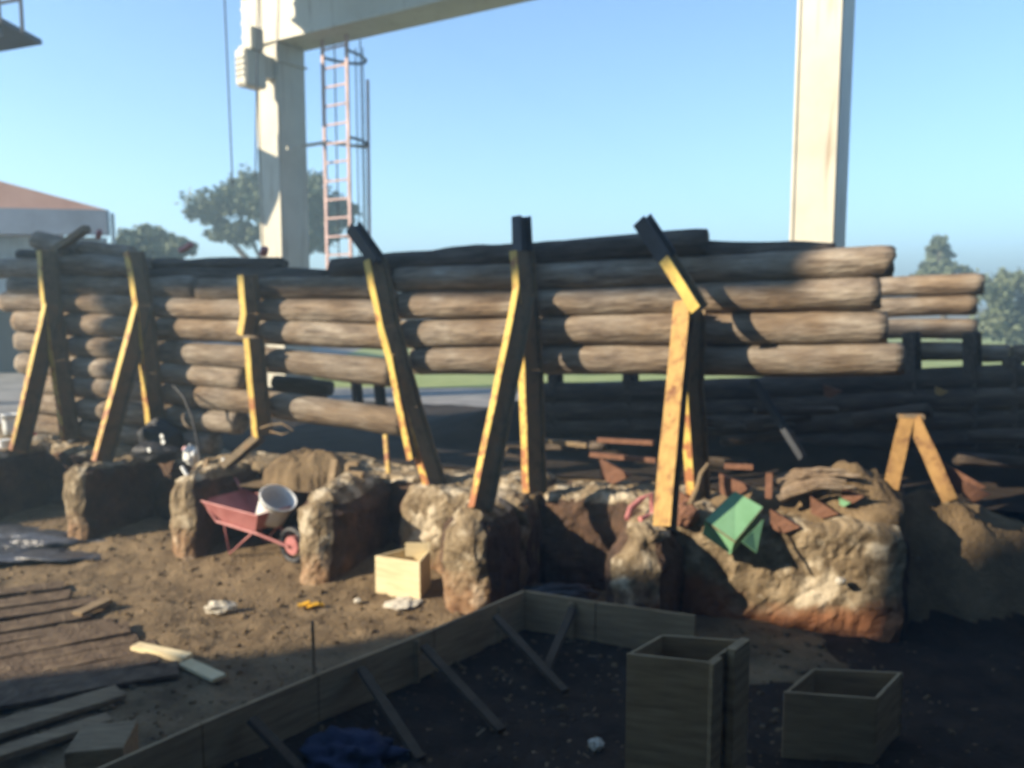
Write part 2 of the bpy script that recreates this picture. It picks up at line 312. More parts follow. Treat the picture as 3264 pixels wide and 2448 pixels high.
WA, WB, WC = on_z(290, 2470, 0.3), on_z(1672, 1890, 0.3), on_z(2218, 1970, 0.3)
def shadein(x, y):
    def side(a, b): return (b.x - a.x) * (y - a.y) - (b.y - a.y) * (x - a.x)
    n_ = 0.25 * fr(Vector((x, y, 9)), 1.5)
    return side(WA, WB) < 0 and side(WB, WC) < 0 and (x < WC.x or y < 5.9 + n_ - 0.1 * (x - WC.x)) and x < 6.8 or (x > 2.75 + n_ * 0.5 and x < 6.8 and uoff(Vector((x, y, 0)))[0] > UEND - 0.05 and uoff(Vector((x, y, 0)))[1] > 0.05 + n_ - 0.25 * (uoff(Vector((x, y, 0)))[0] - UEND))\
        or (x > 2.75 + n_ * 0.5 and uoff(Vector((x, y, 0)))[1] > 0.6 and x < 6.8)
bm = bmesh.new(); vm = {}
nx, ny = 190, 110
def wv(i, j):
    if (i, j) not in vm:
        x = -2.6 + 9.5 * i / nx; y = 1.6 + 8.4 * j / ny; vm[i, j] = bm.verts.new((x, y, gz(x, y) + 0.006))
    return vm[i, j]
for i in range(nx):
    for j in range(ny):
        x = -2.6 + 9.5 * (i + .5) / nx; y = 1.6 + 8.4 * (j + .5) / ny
        if shadein(x, y): bm.faces.new((wv(i, j), wv(i + 1, j), wv(i + 1, j + 1), wv(i, j + 1)))
o = obj('shade_ground', bm, m_shade_soil, None, True); tag(o, None, kind='structure')  # dark sheet laid where the foreground shade falls
# clods and gravel strewn over the pit floor
bm = bmesh.new(); rng = random.Random(3)
for i in range(5200):
    x = rng.uniform(-7.5, 3.2); y = rng.uniform(3.5, 10.5); u, of = uoff(Vector((x, y, 0)))
    if of < 0.62: continue
    r = rng.choice([0.007, 0.009, 0.009, 0.012, 0.012, 0.018, 0.026]) * rng.uniform(0.7, 1.3)
    z = gz(x, y) + r * 0.3
    st = len(bm.verts); bmesh.ops.create_icosphere(bm, subdivisions=1, radius=r, matrix=Matrix.Translation((x, y, z)) @ Matrix.Rotation(rng.uniform(0, 6), 4, 'Z') @ Matrix.Diagonal((1.2, rng.uniform(0.6, 1), rng.uniform(0.5, 0.9), 1)))
for v in bm.verts: v.co += noise.noise_vector(v.co * 40) * 0.006
o = obj('clods', bm, m_soil); tag(o, 'brown clods and small stones strewn over the pit floor', None, kind='stuff')

bm = bmesh.new(); rng = random.Random(31)
for i in range(420):
    x = rng.uniform(-7, 2.6); y = rng.uniform(3.6, 10.2); u, of = uoff(Vector((x, y, 0)))
    if of < faceu(u) + 0.05: continue
    a = rng.uniform(0, 6.28); d = Vector((math.cos(a), math.sin(a), rng.uniform(-.2, .2))); L = rng.uniform(0.02, 0.09) * rng.uniform(.5, 1.2)
    bar(bm, Vector((x, y, gz(x, y) + 0.01)), Vector((x, y, gz(x, y) + 0.012)) + d * L, rng.uniform(0.006, 0.02), 0.005)
o = obj('wood_chips', bm, m_plank); tag(o, 'pale wood chips and splinters scattered over the pit floor', None, kind='stuff')
# ------------------------------------------------------------------ foundation with buttresses
fnd = thing('foundation_wall', 'long broken rubble concrete foundation with six stub buttresses under the log wall', 'foundation', wp(-3, 0, 0))
for i, (ua, ub) in enumerate(((-10.2, -2.88), (-2.92, -1.43), (-1.47, -0.13), (-0.17, UEND))):
    obj('wall_body', rough_block(ua, ub, -0.55, faceu((ua + ub) / 2), -0.1, YARD + 0.02 + 0.01 * (i % 2), res=0.055, amp=0.06, rnd=0.1, seed=i + 1, topn=0.06, earth_shade=(i in (0, 2))), m_rubble, fnd).data.materials.append(m_earth_shade)
SP = math.hypot(1.6, 0.6)
PU = [0, -SP, -2 * SP, -3 * SP, -4 * SP, -5 * SP]
def ucen(px, off): return uoff(on_wall(px, 1650, off))[0]
spec = [(ucen(2025, 1.25), 0.64, 1.25, 0.93), (ucen(1472, 1.4), 0.56, 1.4, 0.94), (ucen(990, 1.3), 0.56, 1.3, 1.0), (ucen(568, 1.15), 0.48, 1.15, 0.98), (ucen(235, 1.15), 0.44, 1.15, 0.98), (ucen(-90, 1.1), 0.42, 1.1, 1.0)]
for i, (uc, w, pr, tp) in enumerate(spec):
    obj('buttress', rough_block(uc - w / 2, uc + w / 2, 0.0, pr, -0.1, tp, res=0.035, amp=0.045, rnd=(0.3, 0.18, 0.22, 0.15, 0.12, 0.14)[i], seed=i + 3, taper=0.04, topn=0.07, pinch=(0.1 if i == 4 else 0.0)), m_rubble, fnd).data.materials.append(m_earth_shade)

# dirt heaps on the foundation
def heap(name, u0, u1, o0, o1, peaks, base, label, m=m_soil):
    bm = bmesh.new(); n = 60; k = 36; vs = []
    for j in range(k + 1):
        r = []
        for i in range(n + 1):
            u = u0 + (u1 - u0) * i / n; of = o0 + (o1 - o0) * j / k; h = 0
            for (pu, po, ru, ro, ph) in peaks:
                d = ((u - pu) / ru) ** 2 + ((of - po) / ro) ** 2; h = max(h, ph * max(0, 1 - d) ** 0.8)
            p = wp(u, of, 0); h2 = h * (1 + 0.5 * fr(p, 3)) + (fr(p, 9, 4) * 0.02 if h > 0 else 0)
            edge = min(i, n - i, j, k - j); bl = base if u < UEND - 0.06 else min(base, gz(p.x, p.y) - 0.01); zz = bl + h2 - (0.15 if edge == 0 else 0)
            if h <= 0: zz = bl - 0.12
            r.append(bm.verts.new(wp(u, of, zz)))
        vs.append(r)
    for j in range(k):
        for i in range(n):
            bm.faces.new((vs[j][i], vs[j][i + 1], vs[j + 1][i + 1], vs[j + 1][i]))
    return solid(name, bm, m, label, 'dirt heap', None, True)
heap('dirt_heap', 0.1, 3.5, -0.9, 0.54, [(1.62, 0.0, 0.75, 0.48, 0.4), (2.35, -0.25, 0.8, 0.5, 0.22), (2.9, -0.3, 0.6, 0.4, 0.12), (0.8, 0.05, 0.6, 0.35, 0.2), (1.2,-.1,1.2,.6,.12)], YARD - 0.02, 'grey brown heap of loose dirt on the right end of the foundation')
heap('dirt_heap', -5.0, -3.6, -0.4, 0.6, [(-4.3, 0.1, 0.62, 0.42, 0.24)], YARD - 0.02, 'low brown dirt heap on the foundation behind the wheelbarrow')
# dark bank behind the wall, its near-black soil standing in for shade
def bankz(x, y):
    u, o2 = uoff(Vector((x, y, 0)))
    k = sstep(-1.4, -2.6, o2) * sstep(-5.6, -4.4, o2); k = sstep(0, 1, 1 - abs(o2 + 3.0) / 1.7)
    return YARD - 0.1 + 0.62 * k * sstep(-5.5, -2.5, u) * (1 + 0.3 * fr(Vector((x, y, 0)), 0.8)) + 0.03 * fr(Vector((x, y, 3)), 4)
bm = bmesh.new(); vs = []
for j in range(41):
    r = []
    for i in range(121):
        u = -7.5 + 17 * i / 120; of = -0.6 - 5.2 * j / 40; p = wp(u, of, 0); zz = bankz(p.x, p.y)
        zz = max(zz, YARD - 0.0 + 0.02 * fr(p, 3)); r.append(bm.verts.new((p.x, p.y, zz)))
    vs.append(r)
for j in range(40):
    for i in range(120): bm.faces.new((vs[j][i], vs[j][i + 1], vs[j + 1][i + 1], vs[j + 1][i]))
o = obj('dark_ground', bm, m_shade_bank, None, True); tag(o, None, kind='structure')

# ------------------------------------------------------------------ logs
def log_bm(p0, p1, d, seed, sag=0.0, lumpy=0.035, seg=20):
    """local mesh along X, returned with its transform"""
    L = (p1 - p0).length; n = max(6, int(L / 0.09)); bm = bmesh.new(); rings = []
    tb = 1 + 0.05 * math.sin(seed * 2.3)
    for i in range(n + 1):
        a = i / n; x = -L / 2 + L * a; r0 = d / 2 * (1 + (tb - 1) * (2 * a - 1))
        cz = -sag * 4 * a * (1 - a) + 0.012 * math.sin(a * L * 1.3 + seed); cy = 0.01 * math.sin(a * L * 1.1 + seed * 2)
        ring = []
        for k in range(seg):
            q = 2 * math.pi * k / seg; c, s = math.cos(q), math.sin(q)
            nz = noise.noise(Vector((x * 1.2 + seed * 9, c * 0.8, s * 0.8))) * lumpy * 2.2 + noise.noise(Vector((x * 3.5 + seed * 5, c * 2.5, s * 2.5))) * lumpy * 0.8
            rr = r0 * (1 + nz / (d / 2) * 0.25)
            if i in (0, n): rr *= 0.94
            ring.append(bm.verts.new((x + (0.03 * noise.noise(Vector((c * 2, s * 2, seed))) if i in (0, n) else 0), cy + c * rr, cz + s * rr)))
        rings.append(ring)
    for i in range(n):
        for k in range(seg): bm.faces.new((rings[i][k], rings[i + 1][k], rings[i + 1][(k + 1) % seg], rings[i][(k + 1) % seg]))
    bm.faces.new(rings[0]); bm.faces.new(rings[-1][::-1])
    bmesh.ops.recalc_face_normals(bm, faces=bm.faces)
    return bm
LOGN = [0]
def log(p0, p1, d, label, m=None, group='logs stacked in the long log wall', sag=0.0, lumpy=0.035, cat='log'):
    LOGN[0] += 1
    o = obj('log', log_bm(p0, p1, d, LOGN[0] * 1.37, sag, lumpy), m or m_log, None, True)
    t = (p1 - p0).normalized(); o.location = (p0 + p1) / 2
    o.rotation_euler = t.to_track_quat('X', 'Z').to_euler()
    return tag(o, label, cat, group)
def wl(x0, y0, x1, y1, d, label, m=None, off=-0.2, off1=None, **k):
    if m is None and off == -0.2: d *= 1.14
    return log(on_wall(x0, y0, off), on_wall(x1, y1, off if off1 is None else off1), d, label, m, **k)
# right half of the wall
wl(1268, 895, 2848, 838, 0.262, 'long log of the top sunlit row, right half of the log wall')
wl(1275, 975, 2802, 938, 0.28, 'second sunlit log from the top, right half of the log wall')
wl(1285, 1062, 2828, 1042, 0.29, 'thick third sunlit log from the top, right half of the log wall')
wl(1322, 1150, 2880, 1142, 0.275, 'lowest lit log of the right half, open gap with grass seen beneath it')
wl(1062, 858, 2255, 768, 0.27, 'dark ragged log along the crest of the wall between the two tilted post tops', m_log_shade, off=-0.22, lumpy=0.07)
wl(1085, 895, 2330, 812, 0.16, 'thin dark log squeezed under the ragged crest log', m_log_shade, off=-0.34, lumpy=0.05)
wl(2150, 800, 2660, 806, 0.22, 'dark log on the crest in front of the right cream column', m_log_shade, off=-0.28, lumpy=0.06)
# left half of the wall
wl(440, 845, 905, 848, 0.2, 'upper dark log on the crest between shed and cream column', m_log_shade, off=-0.32, lumpy=0.07)
wl(470, 885, 1050, 886, 0.25, 'dark log on the crest in front of the left cream column', m_log_shade, off=-0.25, lumpy=0.07)
wl(-60, 857, 190, 858, 0.24, 'grey log sticking out past the left frame edge above the other left ends')
wl(192, 848, 480, 856, 0.25, 'splintered brown log on the crest right of the first steel post', lumpy=0.08)
wl(45, 910, 640, 922, 0.262, 'short log of the second row at the left end, behind the first two posts')
wl(645, 922, 1250, 918, 0.262, 'log of the top sunlit row between the third and fourth posts')
wl(22, 962, 1262, 998, 0.27, 'long log of the third row, its pale left end sticking out furthest')
wl(65, 1024, 1275, 1076, 0.275, 'long fourth row log of the left half, right end at the leaning yellow post')
wl(70, 1085, 1262, 1186, 0.27, 'long log sloping down to the right across the left half, gap under it')
wl(75, 1155, 790, 1210, 0.27, 'log whose sawn dark end shows just left of the third post')
wl(105, 1218, 640, 1262, 0.27, 'log in the lower left stack behind the second post, above two lower ones')
wl(640, 1262, 1300, 1345, 0.285, 'low sloping log from the third post to the leaning yellow post')
wl(110, 1285, 770, 1348, 0.27, 'second lowest log of the lower left stack')
wl(120, 1345, 690, 1418, 0.27, 'lowest log of the left stack, just above the clutter')
# more logs lying inside, seen through the gap
wl(880, 1215, 1055, 1238, 0.2, 'short dark log end lying under the sloping log', m_log_shade, off=-0.75)
wl(800, 1252, 1030, 1265, 0.17, 'short thin dark log just above the low sloping log', m_log_shade, off=-0.8)
wl(118, 770, 245, 800, 0.26, 'pale broken log stump standing up on the crest at the left', off=-0.3, lumpy=0.09)
wl(262, 792, 425, 808, 0.2, 'grey splintered log lying on the crest near the shed corner', off=-0.35, lumpy=0.08)
wl(62, 808, 140, 812, 0.16, 'short dark log butt beside the first post top', m_log_shade, off=-0.3)
# rear log wall, seen past the right end
RO = -2.6
def rl(x0, y0, x1, y1, d, label, m=None): return wl(x0, y0, x1, y1, d, label, m, off=RO, group='logs of the rear log wall')
rl(2700, 918, 3133, 908, 0.24, 'top log of the rear wall beyond the right end of the near wall')
rl(2700, 985, 3110, 975, 0.24, 'second log of the rear wall beyond the right end of the near wall')
rl(2700, 1050, 3112, 1046, 0.24, 'third log of the rear wall beyond the right end of the near wall')
rl(2740, 1118, 3080, 1118, 0.22, 'fourth log of the rear wall, half in shadow under the others')
rl(3120, 1122, 3215, 1122, 0.2, 'short log piece of the rear wall right of its dark post')
rl(3225, 1128, 3330, 1128, 0.2, 'log of the rear wall cut by the right frame edge')
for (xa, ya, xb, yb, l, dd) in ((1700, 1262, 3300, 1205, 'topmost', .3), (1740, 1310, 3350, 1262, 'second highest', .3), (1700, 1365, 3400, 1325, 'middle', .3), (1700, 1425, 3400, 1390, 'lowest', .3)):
    wl(xa, ya, xb, yb, dd, l + ' dark horizontal log in the shade behind the yellow posts on the right', m_log_shade, off=-2.35, group='dark logs in the shade behind the posts')

# ------------------------------------------------------------------ steel posts
FD = Vector((-math.sin(R(53)), -math.cos(R(53)), 0))
def ibeam(bm, p0, p1, wf=0.105, d=0.17, t=0.014, fd=FD, cut=True):
    tt = (p1 - p0); L = tt.length; tt /= L
    a = (fd - tt * fd.dot(tt)).normalized(); b = tt.cross(a); c = (p0 + p1) / 2
    for s in (-1, 1): box(bm, c + a * s * (d / 2 - t / 2), tt * L / 2, b * wf / 2, a * t / 2)
    box(bm, c, tt * (L / 2 - 0.002), b * t / 2, a * (d / 2 - t))
def dents(bm, s=0.006):
    bmesh.ops.subdivide_edges(bm, edges=[e for e in bm.edges if e.calc_length() > 0.4], cuts=6)
    for v in bm.verts: v.co += noise.noise_vector(v.co * 3.1) * s * 1.6
    return bm
def beam_path(pts, wf=0.105, d=0.22, fd=None):
    fd = fd or FD
    bm = bmesh.new(); bf = bmesh.new(); t = 0.014
    for p0, p1 in zip(pts[:-1], pts[1:]):
        tt = (p1 - p0); L = tt.length; tt /= L
        a = (fd - tt * fd.dot(tt)).normalized(); b = tt.cross(a); c = (p0 + p1) / 2
        box(bf, c + a * (d / 2 - t / 2), tt * (L / 2 + 0.002), b * wf / 2, a * t / 2)
        box(bm, c - a * (d / 2 - t / 2), tt * L / 2, b * wf / 2, a * t / 2)
        box(bm, c, tt * (L / 2 - 0.002), b * t / 2, a * (d / 2 - t))
    return dents(bm), dents(bf)
def beam(name, pts, par=None, mweb=None, mfl=None, **k):
    w, f = beam_path(pts, **k); o = obj(name, w, mweb or m_rust_shade, par); obj('sun_side_flange', f, mfl or m_yellow, o); return o  # yellow only on the sun-side flange; brown web and rear imitate shade
def wpts(l, off, offs=None): return [on_wall(x, y, (offs[i] if offs else off)) for i, (x, y) in enumerate(l)]
def foot(x, y): return on_z(x, y, YARD + 0.02)
PG = 'steel posts holding up the log wall'
def post(name_label, up, br=None, extra=None, off=0.06, offs=None):
    pts = wpts(up, off, offs); t = thing('steel_post', name_label, 'steel post', Vector((pts[-1].x, pts[-1].y, YARD)), PG)
    beam('upright', pts, t)
    if br: beam('brace', br, t)
    return t, pts
FD0 = FD; FD = Vector((-math.sin(R(36)), -math.cos(R(36)), 0))
t1, p = post('rusty yellow post at the far left with two splayed legs', [(150, 800), (165, 975), (190, 1150), (225, 1402)], None)
beam('brace', [on_wall(168, 975, 0.08), foot(62, 1436)], t1)
t2, p = post('shadowed second post from the left with its brown leg leaning to the left', [(428, 802), (458, 975), (478, 1190), (505, 1420)])
beam('brace', [on_wall(455, 985, 0.08), foot(325, 1475)], t2)
t3 = thing('steel_post', 'third post from the left, buckled in the middle and bent outwards at its foot', 'steel post', on_wall(835, 1385, 0.2), PG)
beam('upright', wpts([(790, 876), (800, 1000), (788, 1068)], 0.08), t3)
beam('lower_beam', wpts([(808, 1078), (822, 1240), (838, 1390)], 0.1), t3)
beam('bent_foot', [on_wall(835, 1388, 0.12), foot(712, 1492)], t3, m_rust_shade, m_rust_shade, wf=0.1, d=0.1)
FD = FD0
t4 = thing('steel_post', 'long bright yellow post leaning to the right at the middle of the wall', 'steel post', foot(1385, 1540), PG)
beam('upright', [on_wall(1195, 828, 0.06), on_wall(1240, 1040, 0.08), on_wall(1310, 1300, 0.14), foot(1385, 1542)], t4, wf=0.13)
beam('top_stub', [on_wall(1125, 722, 0.1), on_wall(1205, 835, 0.12)], t4, m_dark, m_dark, wf=0.16, d=0.12)
beam('cut_strut', [on_wall(1245, 1130, 0.3), on_wall(1312, 1465, 0.42)], t4, wf=0.12, d=0.05)
t5 = thing('steel_post', 'tall upright post rising above the wall, an orange leg leaning left from it', 'steel post', foot(1700, 1568), PG)
beam('upright', [on_wall(1664, 800, 0.06), on_wall(1676, 940, 0.06), on_wall(1692, 1180, 0.06), foot(1705, 1570)], t5, wf=0.11, d=0.24)
beam('top_stub', [on_wall(1662, 690, 0.06), on_wall(1666, 800, 0.06)], t5, m_dark, m_dark, wf=0.15, d=0.15)
beam('brace', [on_wall(1672, 930, 0.1), foot(1532, 1625)], t5)
t6 = thing('steel_post', 'wide rusty orange post with a yellow leg behind it, right of centre', 'steel post', foot(2215, 1592), PG)
beam('upright', [on_wall(2212, 990, 0.06), on_wall(2205, 1240, 0.06), foot(2228, 1592)], t6, wf=0.11, d=0.24)
beam('brace', [on_wall(2182, 970, 0.16), foot(2118, 1684)], t6, None, m_ochre, wf=0.16, d=0.16, fd=Vector((-math.sin(R(30)), -math.cos(R(30)), 0)))
tb = thing('steel_beam', 'broken beam tilted over the crest, dark top and chipped yellow lower end', 'steel beam', on_wall(2235, 985, 0.4))
beam('upper_length', [on_wall(2045, 700, 0.2), on_wall(2128, 825, 0.22)], tb, m_dark, m_dark, wf=0.16, d=0.12)
beam('lower_length', [on_wall(2128, 825, 0.22), on_wall(2232, 985, 0.34)], tb, wf=0.12, d=0.14)
tt = thing('steel_trestle', 'rusty A shaped steel trestle standing on the dirt heap at the right', 'trestle', on_wall(2930, 1560, 0.1))
ff = Vector((-0.45, -0.89, 0))
for (a, b) in (((2890, 1335), (2838, 1560)), ((2915, 1335), (3030, 1598))):
    beam('leg', [on_wall(*a, -0.35), on_wall(*b, 0.0)], tt, None, m_ochre2, wf=0.13, d=0.12, fd=ff)
bm = bmesh.new(); bar(bm, on_wall(2862, 1328, -0.38), on_wall(2945, 1328, -0.38), 0.18, 0.03); obj('top_plate', bm, m_rust_shade, tt)
# dark posts of the rear wall and the struts in shade
for i, (a, b, l) in enumerate((((2905, 1060), (2915, 1420), 'dark post under the sawn ends of the near logs'), ((3098, 1060), (3105, 1470), 'dark post at the right end of the rear log wall'), ((3225, 1140), (3235, 1480), 'dark post close to the right frame edge'), ((2010, 1190), (2012, 1400), 'dark post on the lawn side, left of the orange post'), ((1770, 1180), (1775, 1400), 'dark post before the lawn, right of the tall upright'))):
    bm = bmesh.new(); ibeam(bm, on_wall(*a, RO + 0.3), on_wall(b[0], 1460, RO + 0.3), wf=0.14, d=0.16); solid('steel_post', bm, m_log_shade, l, 'steel post', 'dark posts behind the log wall')
bm = bmesh.new(); ibeam(bm, on_wall(2400, 1210, -1.2), on_wall(2560, 1460, -0.9), wf=0.07, d=0.07); solid('steel_strut', bm, m_dark, 'thin grey strut leaning in the dark behind the wall, right of the orange post', 'strut')
for i, (x0, y0, x1, y1, l, of, m, w) in enumerate(((1905, 1402, 2085, 1412, 'upper rusty rail behind the wide orange post', -0.9, m_brick, 0.05), (1880, 1448, 2090, 1468, 'lower rusty rail behind the wide orange post', -0.6, m_brick, 0.05), (1730, 1405, 1870, 1420, 'tan rail beside the tall upright post', -0.9, m_plank, 0.05), (2310, 1485, 2400, 1489, 'short orange rail behind the green box', -0.6, m_brick, 0.05))):
    bm = bmesh.new(); bar(bm, on_wall(x0, y0, of), on_wall(x1, y1, of), w, w); solid('steel_rail', bm, m, l, 'steel rail')
rg = random.Random(21)
where = ['lying lowest', 'lying second', 'lying third', 'standing out tallest', 'tilted most', 'lying flat', 'short and thick', 'thin and pale', 'crossed over the others', 'furthest right', 'nearest the trestle', 'half hidden by the heap']
for k in range(12):
    x0 = rg.uniform(1300, 3100); y0 = rg.uniform(1300, 1480); dx = rg.uniform(180, 420); dy = rg.uniform(-40, 40)
    wl(x0, y0, x0 + dx, y0 + dy, rg.uniform(0.08, 0.16), 'dark discarded pole in the shade behind the wall, ' + where[k], m_log_shade, off=-1.6 + rg.uniform(-.4, .5), off1=-1.4 + rg.uniform(-.5, .5), group='discarded poles behind the wall', lumpy=0.06)
for (x, y0_, y1_, l) in ((1135, 1215, 1300, 'thick dark post seen under the sloping logs, left of the leaning yellow post'), (1208, 1222, 1305, 'tilted dark post right beside the leaning yellow post, under the logs')):
    bm = bmesh.new(); ibeam(bm, on_wall(x, y0_, -1.6), on_wall(x + 12, y1_ + 40, -1.6), wf=0.1, d=0.12); solid('steel_post', bm, m_log_shade, l, 'steel post', 'dark posts behind the log wall')
# crest splinters
for (a, b, m, l, w) in (((172, 800), (278, 728), m_rust_shade, 'dark plank sticking up diagonally on the crest at the left', .11), ((575, 800), (610, 778), m_redmetal, 'small reddish block on the crest left of the cream column', .07), ((312, 760), (318, 735), m_redmetal, 'small red brick on the crest in front of the shed corner', .06), ((838, 812), (845, 790), m_redmetal, 'red brick leaning at the foot of the left cream column', .08)):
    bm = bmesh.new(); bar(bm, on_wall(*a, -0.15), on_wall(*b, -0.1), w, w * 0.8, bev=0.006); solid('plank' if w == .11 else 'brick', bm, m, l, 'plank' if w == .11 else 'brick')

# ------------------------------------------------------------------ gantry crane
GY1, GY2 = 16.5, 11.1
gp1 = at_y(908, 700, GY1); gp2 = at_y(2612, 600, GY2); gp1.z = gp2.z = 0
g = thing('gantry_crane', 'big cream painted gantry crane with two box columns behind the log wall', 'gantry crane', Vector((gp1.x, gp1.y, YARD)))
gd = (gp2 - gp1).normalized(); gn = Vector((gd.y, -gd.x, 0))       # gn towards the camera
ca = R(36); cn = Vector((-math.sin(ca), -math.cos(ca), 0)); cs = Vector((math.cos(ca), -math.sin(ca), 0))
zb = at_y(975, 145, GY1 - 0.2).z
for p, w in ((gp1, 0.66), (gp2, 0.58)):
    bm = bmesh.new(); box(bm, p + Z * ((YARD - 0.3 + zb) / 2), cs * w / 2, cn * w / 2, Z * ((zb - YARD + 0.3) / 2), 0.015)
    for sx in (-1,1):
        box(bm, p + cn * (w/2 + 0.012) + cs * sx * (w/2 - 0.03) + Z * ((YARD + zb) / 2), cs * 0.02, cn * 0.01, Z * ((zb - YARD) / 2 - 0.05))
    obj('column', bm, m_cream, g)
for p, w in ((gp1, 0.66), (gp2, 0.58)):
    for zc in (zb - 0.35,):
        bm = bmesh.new(); box(bm, p + Z * zc, cs * (w / 2 + 0.035), cn * (w / 2 + 0.035), Z * 0.018)
        obj('joint_plate', bm, m_cream, g)
e1 = gp1 - gd * 0.72; e2 = gp2 + gd * 3.0; bh = 1.05
def girder(name, off, z0, h, e1, e2, w=0.6):
    bm = bmesh.new(); c = (e1 + e2) / 2 + gn * off; L = (e2 - e1).length / 2
    box(bm, c + Z * (z0 + h / 2), gd * L, gn * w / 2, Z * h / 2, 0.01)
    for zz in (z0 + 0.03, z0 + h - 0.03): box(bm, c + Z * zz, gd * (L + 0.01), gn * (w / 2 + 0.09), Z * 0.028)
    for k in range(3): box(bm, e1 + gn * off + gd * (-0.03) + Z * (z0 + h * (0.25 + 0.25 * k)), gd * 0.03, gn * w * 0.45, Z * 0.03)
    return obj(name, bm, m_cream if name == 'main_girder' else m_dark, g)
girder('main_girder', 0.0, zb, bh, e1, e2)
girder('shading_girder', 2.6, zb + 1.45, 1.5, gp1 - gd * 0.9, e2, 0.7)  # unseen second girder, added to shade the main one
bm = bmesh.new()
for k in (0.06, 0.94):
  bm = bmesh.new(); q = e1.lerp(e2, k); box(bm, q + gn * 1.3 + Z * (zb + bh + 0.9), gd * 0.2, gn * 1.9, Z * 0.12); obj('cross_beam', bm, m_cream, g)

# control box at the top of the left column
bc = at_y(800, 222, GY1 - 0.75)
bm = bmesh.new(); box(bm, bc, cs * 0.16, cn * 0.24, Z * 0.33, 0.03); cb = obj('control_box', bm, m_cream, g)
fx = bc + cn * 0.25
for i in range(3):
    for j in range(4): bm = bmesh.new(); box(bm, fx + cs * (-0.09 + 0.09 * i) + Z * (0.15 - 0.1 * j), cs * 0.028, cn * 0.006, Z * 0.018); obj('vent_slot', bm, m_creamd, cb)
bm = bmesh.new(); box(bm, bc - cn * 0.4 + Z * 0.1, cs * 0.1, cn * 0.2, Z * 0.2); obj('box_bracket', bm, m_cream, g)
bm = bmesh.new(); box(bm, bc + Z * 0.52 + cs * 0.12, cs * 0.11, cn * 0.14, Z * 0.2, 0.02); obj('cable_housing', bm, m_cream, g)
# caged ladder
GL = 16.0
lad = thing('caged_ladder', 'pinkish caged access ladder hanging beside the left cream column', 'ladder', at_y(1070, 845, GL))
zt = zb; zl = at_y(1070, 900, GL).z
A = at_y(1036, 500, GL); B = at_y(1112, 500, GL - 0.35); A.z = B.z = 0
for q in (A, B):
    bm = bmesh.new(); bar(bm, q + Z * zl, q + Z * zt, 0.07, 0.035, cn); obj('rail', bm, m_steelr, lad)
n = 13
for k in range(n):
    z = zl + (zt - zl) * (k + 0.5) / n; bm = bmesh.new(); bar(bm, A + Z * z, B + Z * z, 0.035, 0.035); obj('rung', bm, m_steelr, lad)
ld = (B - A).normalized(); ln = Vector((-ld.y, ld.x, 0)); mid = (A + B) / 2
if ln.y < 0: ln = -ln
def hoop(z):
    pts = [mid + ld * (0.36 * math.cos(a)) * 1.0 + ln * (0.75 * math.sin(a)) + Z * z for a in [math.pi * k / 12 for k in range(13)]]
    return pts
for k, z in enumerate([zl + 0.9, at_y(1100, 450, GL).z, at_y(1100, 180, GL).z]):
    bm = bmesh.new(); tube(bm, hoop(z), 0.028, 6); obj('hoop', bm, m_dark, lad)
for a in (0.5, math.pi * 0.5, 1.95, 2.7):
    q = mid + ld * 0.36 * math.cos(a) + ln * 0.75 * math.sin(a); bm = bmesh.new(); bar(bm, q + Z * (zl), q + Z * zt, 0.035, 0.02); obj('cage_strip', bm, m_dark, lad)
q1 = at_y(1172, 255, GL + 0.3); q2 = at_y(1178, 780, GL + 0.3); bm = bmesh.new(); bar(bm, q2, q1, 0.07, 0.05); obj('cage_strip', bm, m_steelr, lad)
bm = bmesh.new(); bar(bm, at_y(915, 472, GL - 0.45), at_y(1036, 455, GL), 0.07, 0.06); bar(bm, at_y(1036, 455, GL), at_y(1178, 472, GL + 0.3), 0.04, 0.04); obj('bracket', bm, m_cream, lad)
# hanging cables
topz = at_y(720, -260, 14).z
cw = thing('cable_boom', 'dark boom out of sight above with thin cables hanging left of the cream column', 'crane boom', at_y(800, -260, 14))
bm = bmesh.new(); bar(bm, at_y(650, -270, 14.2), at_y(2200, -290, 13.6), 0.2, 0.3); obj('boom', bm, m_dark, cw)
for (xa, xb, yb) in ((716, 742, 600), (822, 814, 560), (888, 884, 160), (830, 832, 160)):
    a, b = at_y(xa, 0, 14), at_y(xb, yb, 14); t = (a - b); a2 = a + t * ((topz - a.z) / t.z) if t.z else a
    bm = bmesh.new(); tube(bm, [b, a2], 0.013, 6); obj('cable', bm, m_dark, cw)
# platform at the top-left corner
pf = thing('maintenance_platform', 'corner of a dark railed steel platform at the top left of the picture', 'platform', at_y(20, 115, 15))
pc = at_y(-60, 118, 15)
bm = bmesh.new(); bar(bm, at_y(-300, 165, 15.0), at_y(72, 100, 15), 1.2, 0.09); obj('deck', bm, m_dark, pf)
for x in (72, 2, -90): 
    bm = bmesh.new(); a = at_y(x, 105 + (72 - x) * 0.17, 14.5); bar(bm, a, a + Z * 1.0, 0.045, 0.045); obj('rail_post', bm, m_dark, pf)
bm = bmesh.new(); a = at_y(72, 105, 14.5); b = at_y(-90, 133, 14.5)
for h in (0.55, 1.0): bar(bm, a + Z * h, b + Z * h, 0.045, 0.045)
obj('handrail', bm, m_dark, pf)
bm = bmesh.new(); a = at_y(-200, 140, 15.5); bar(bm, Vector((a.x, a.y, YARD)), a, 0.3, 0.3); obj('support_post', bm, m_dark, pf)

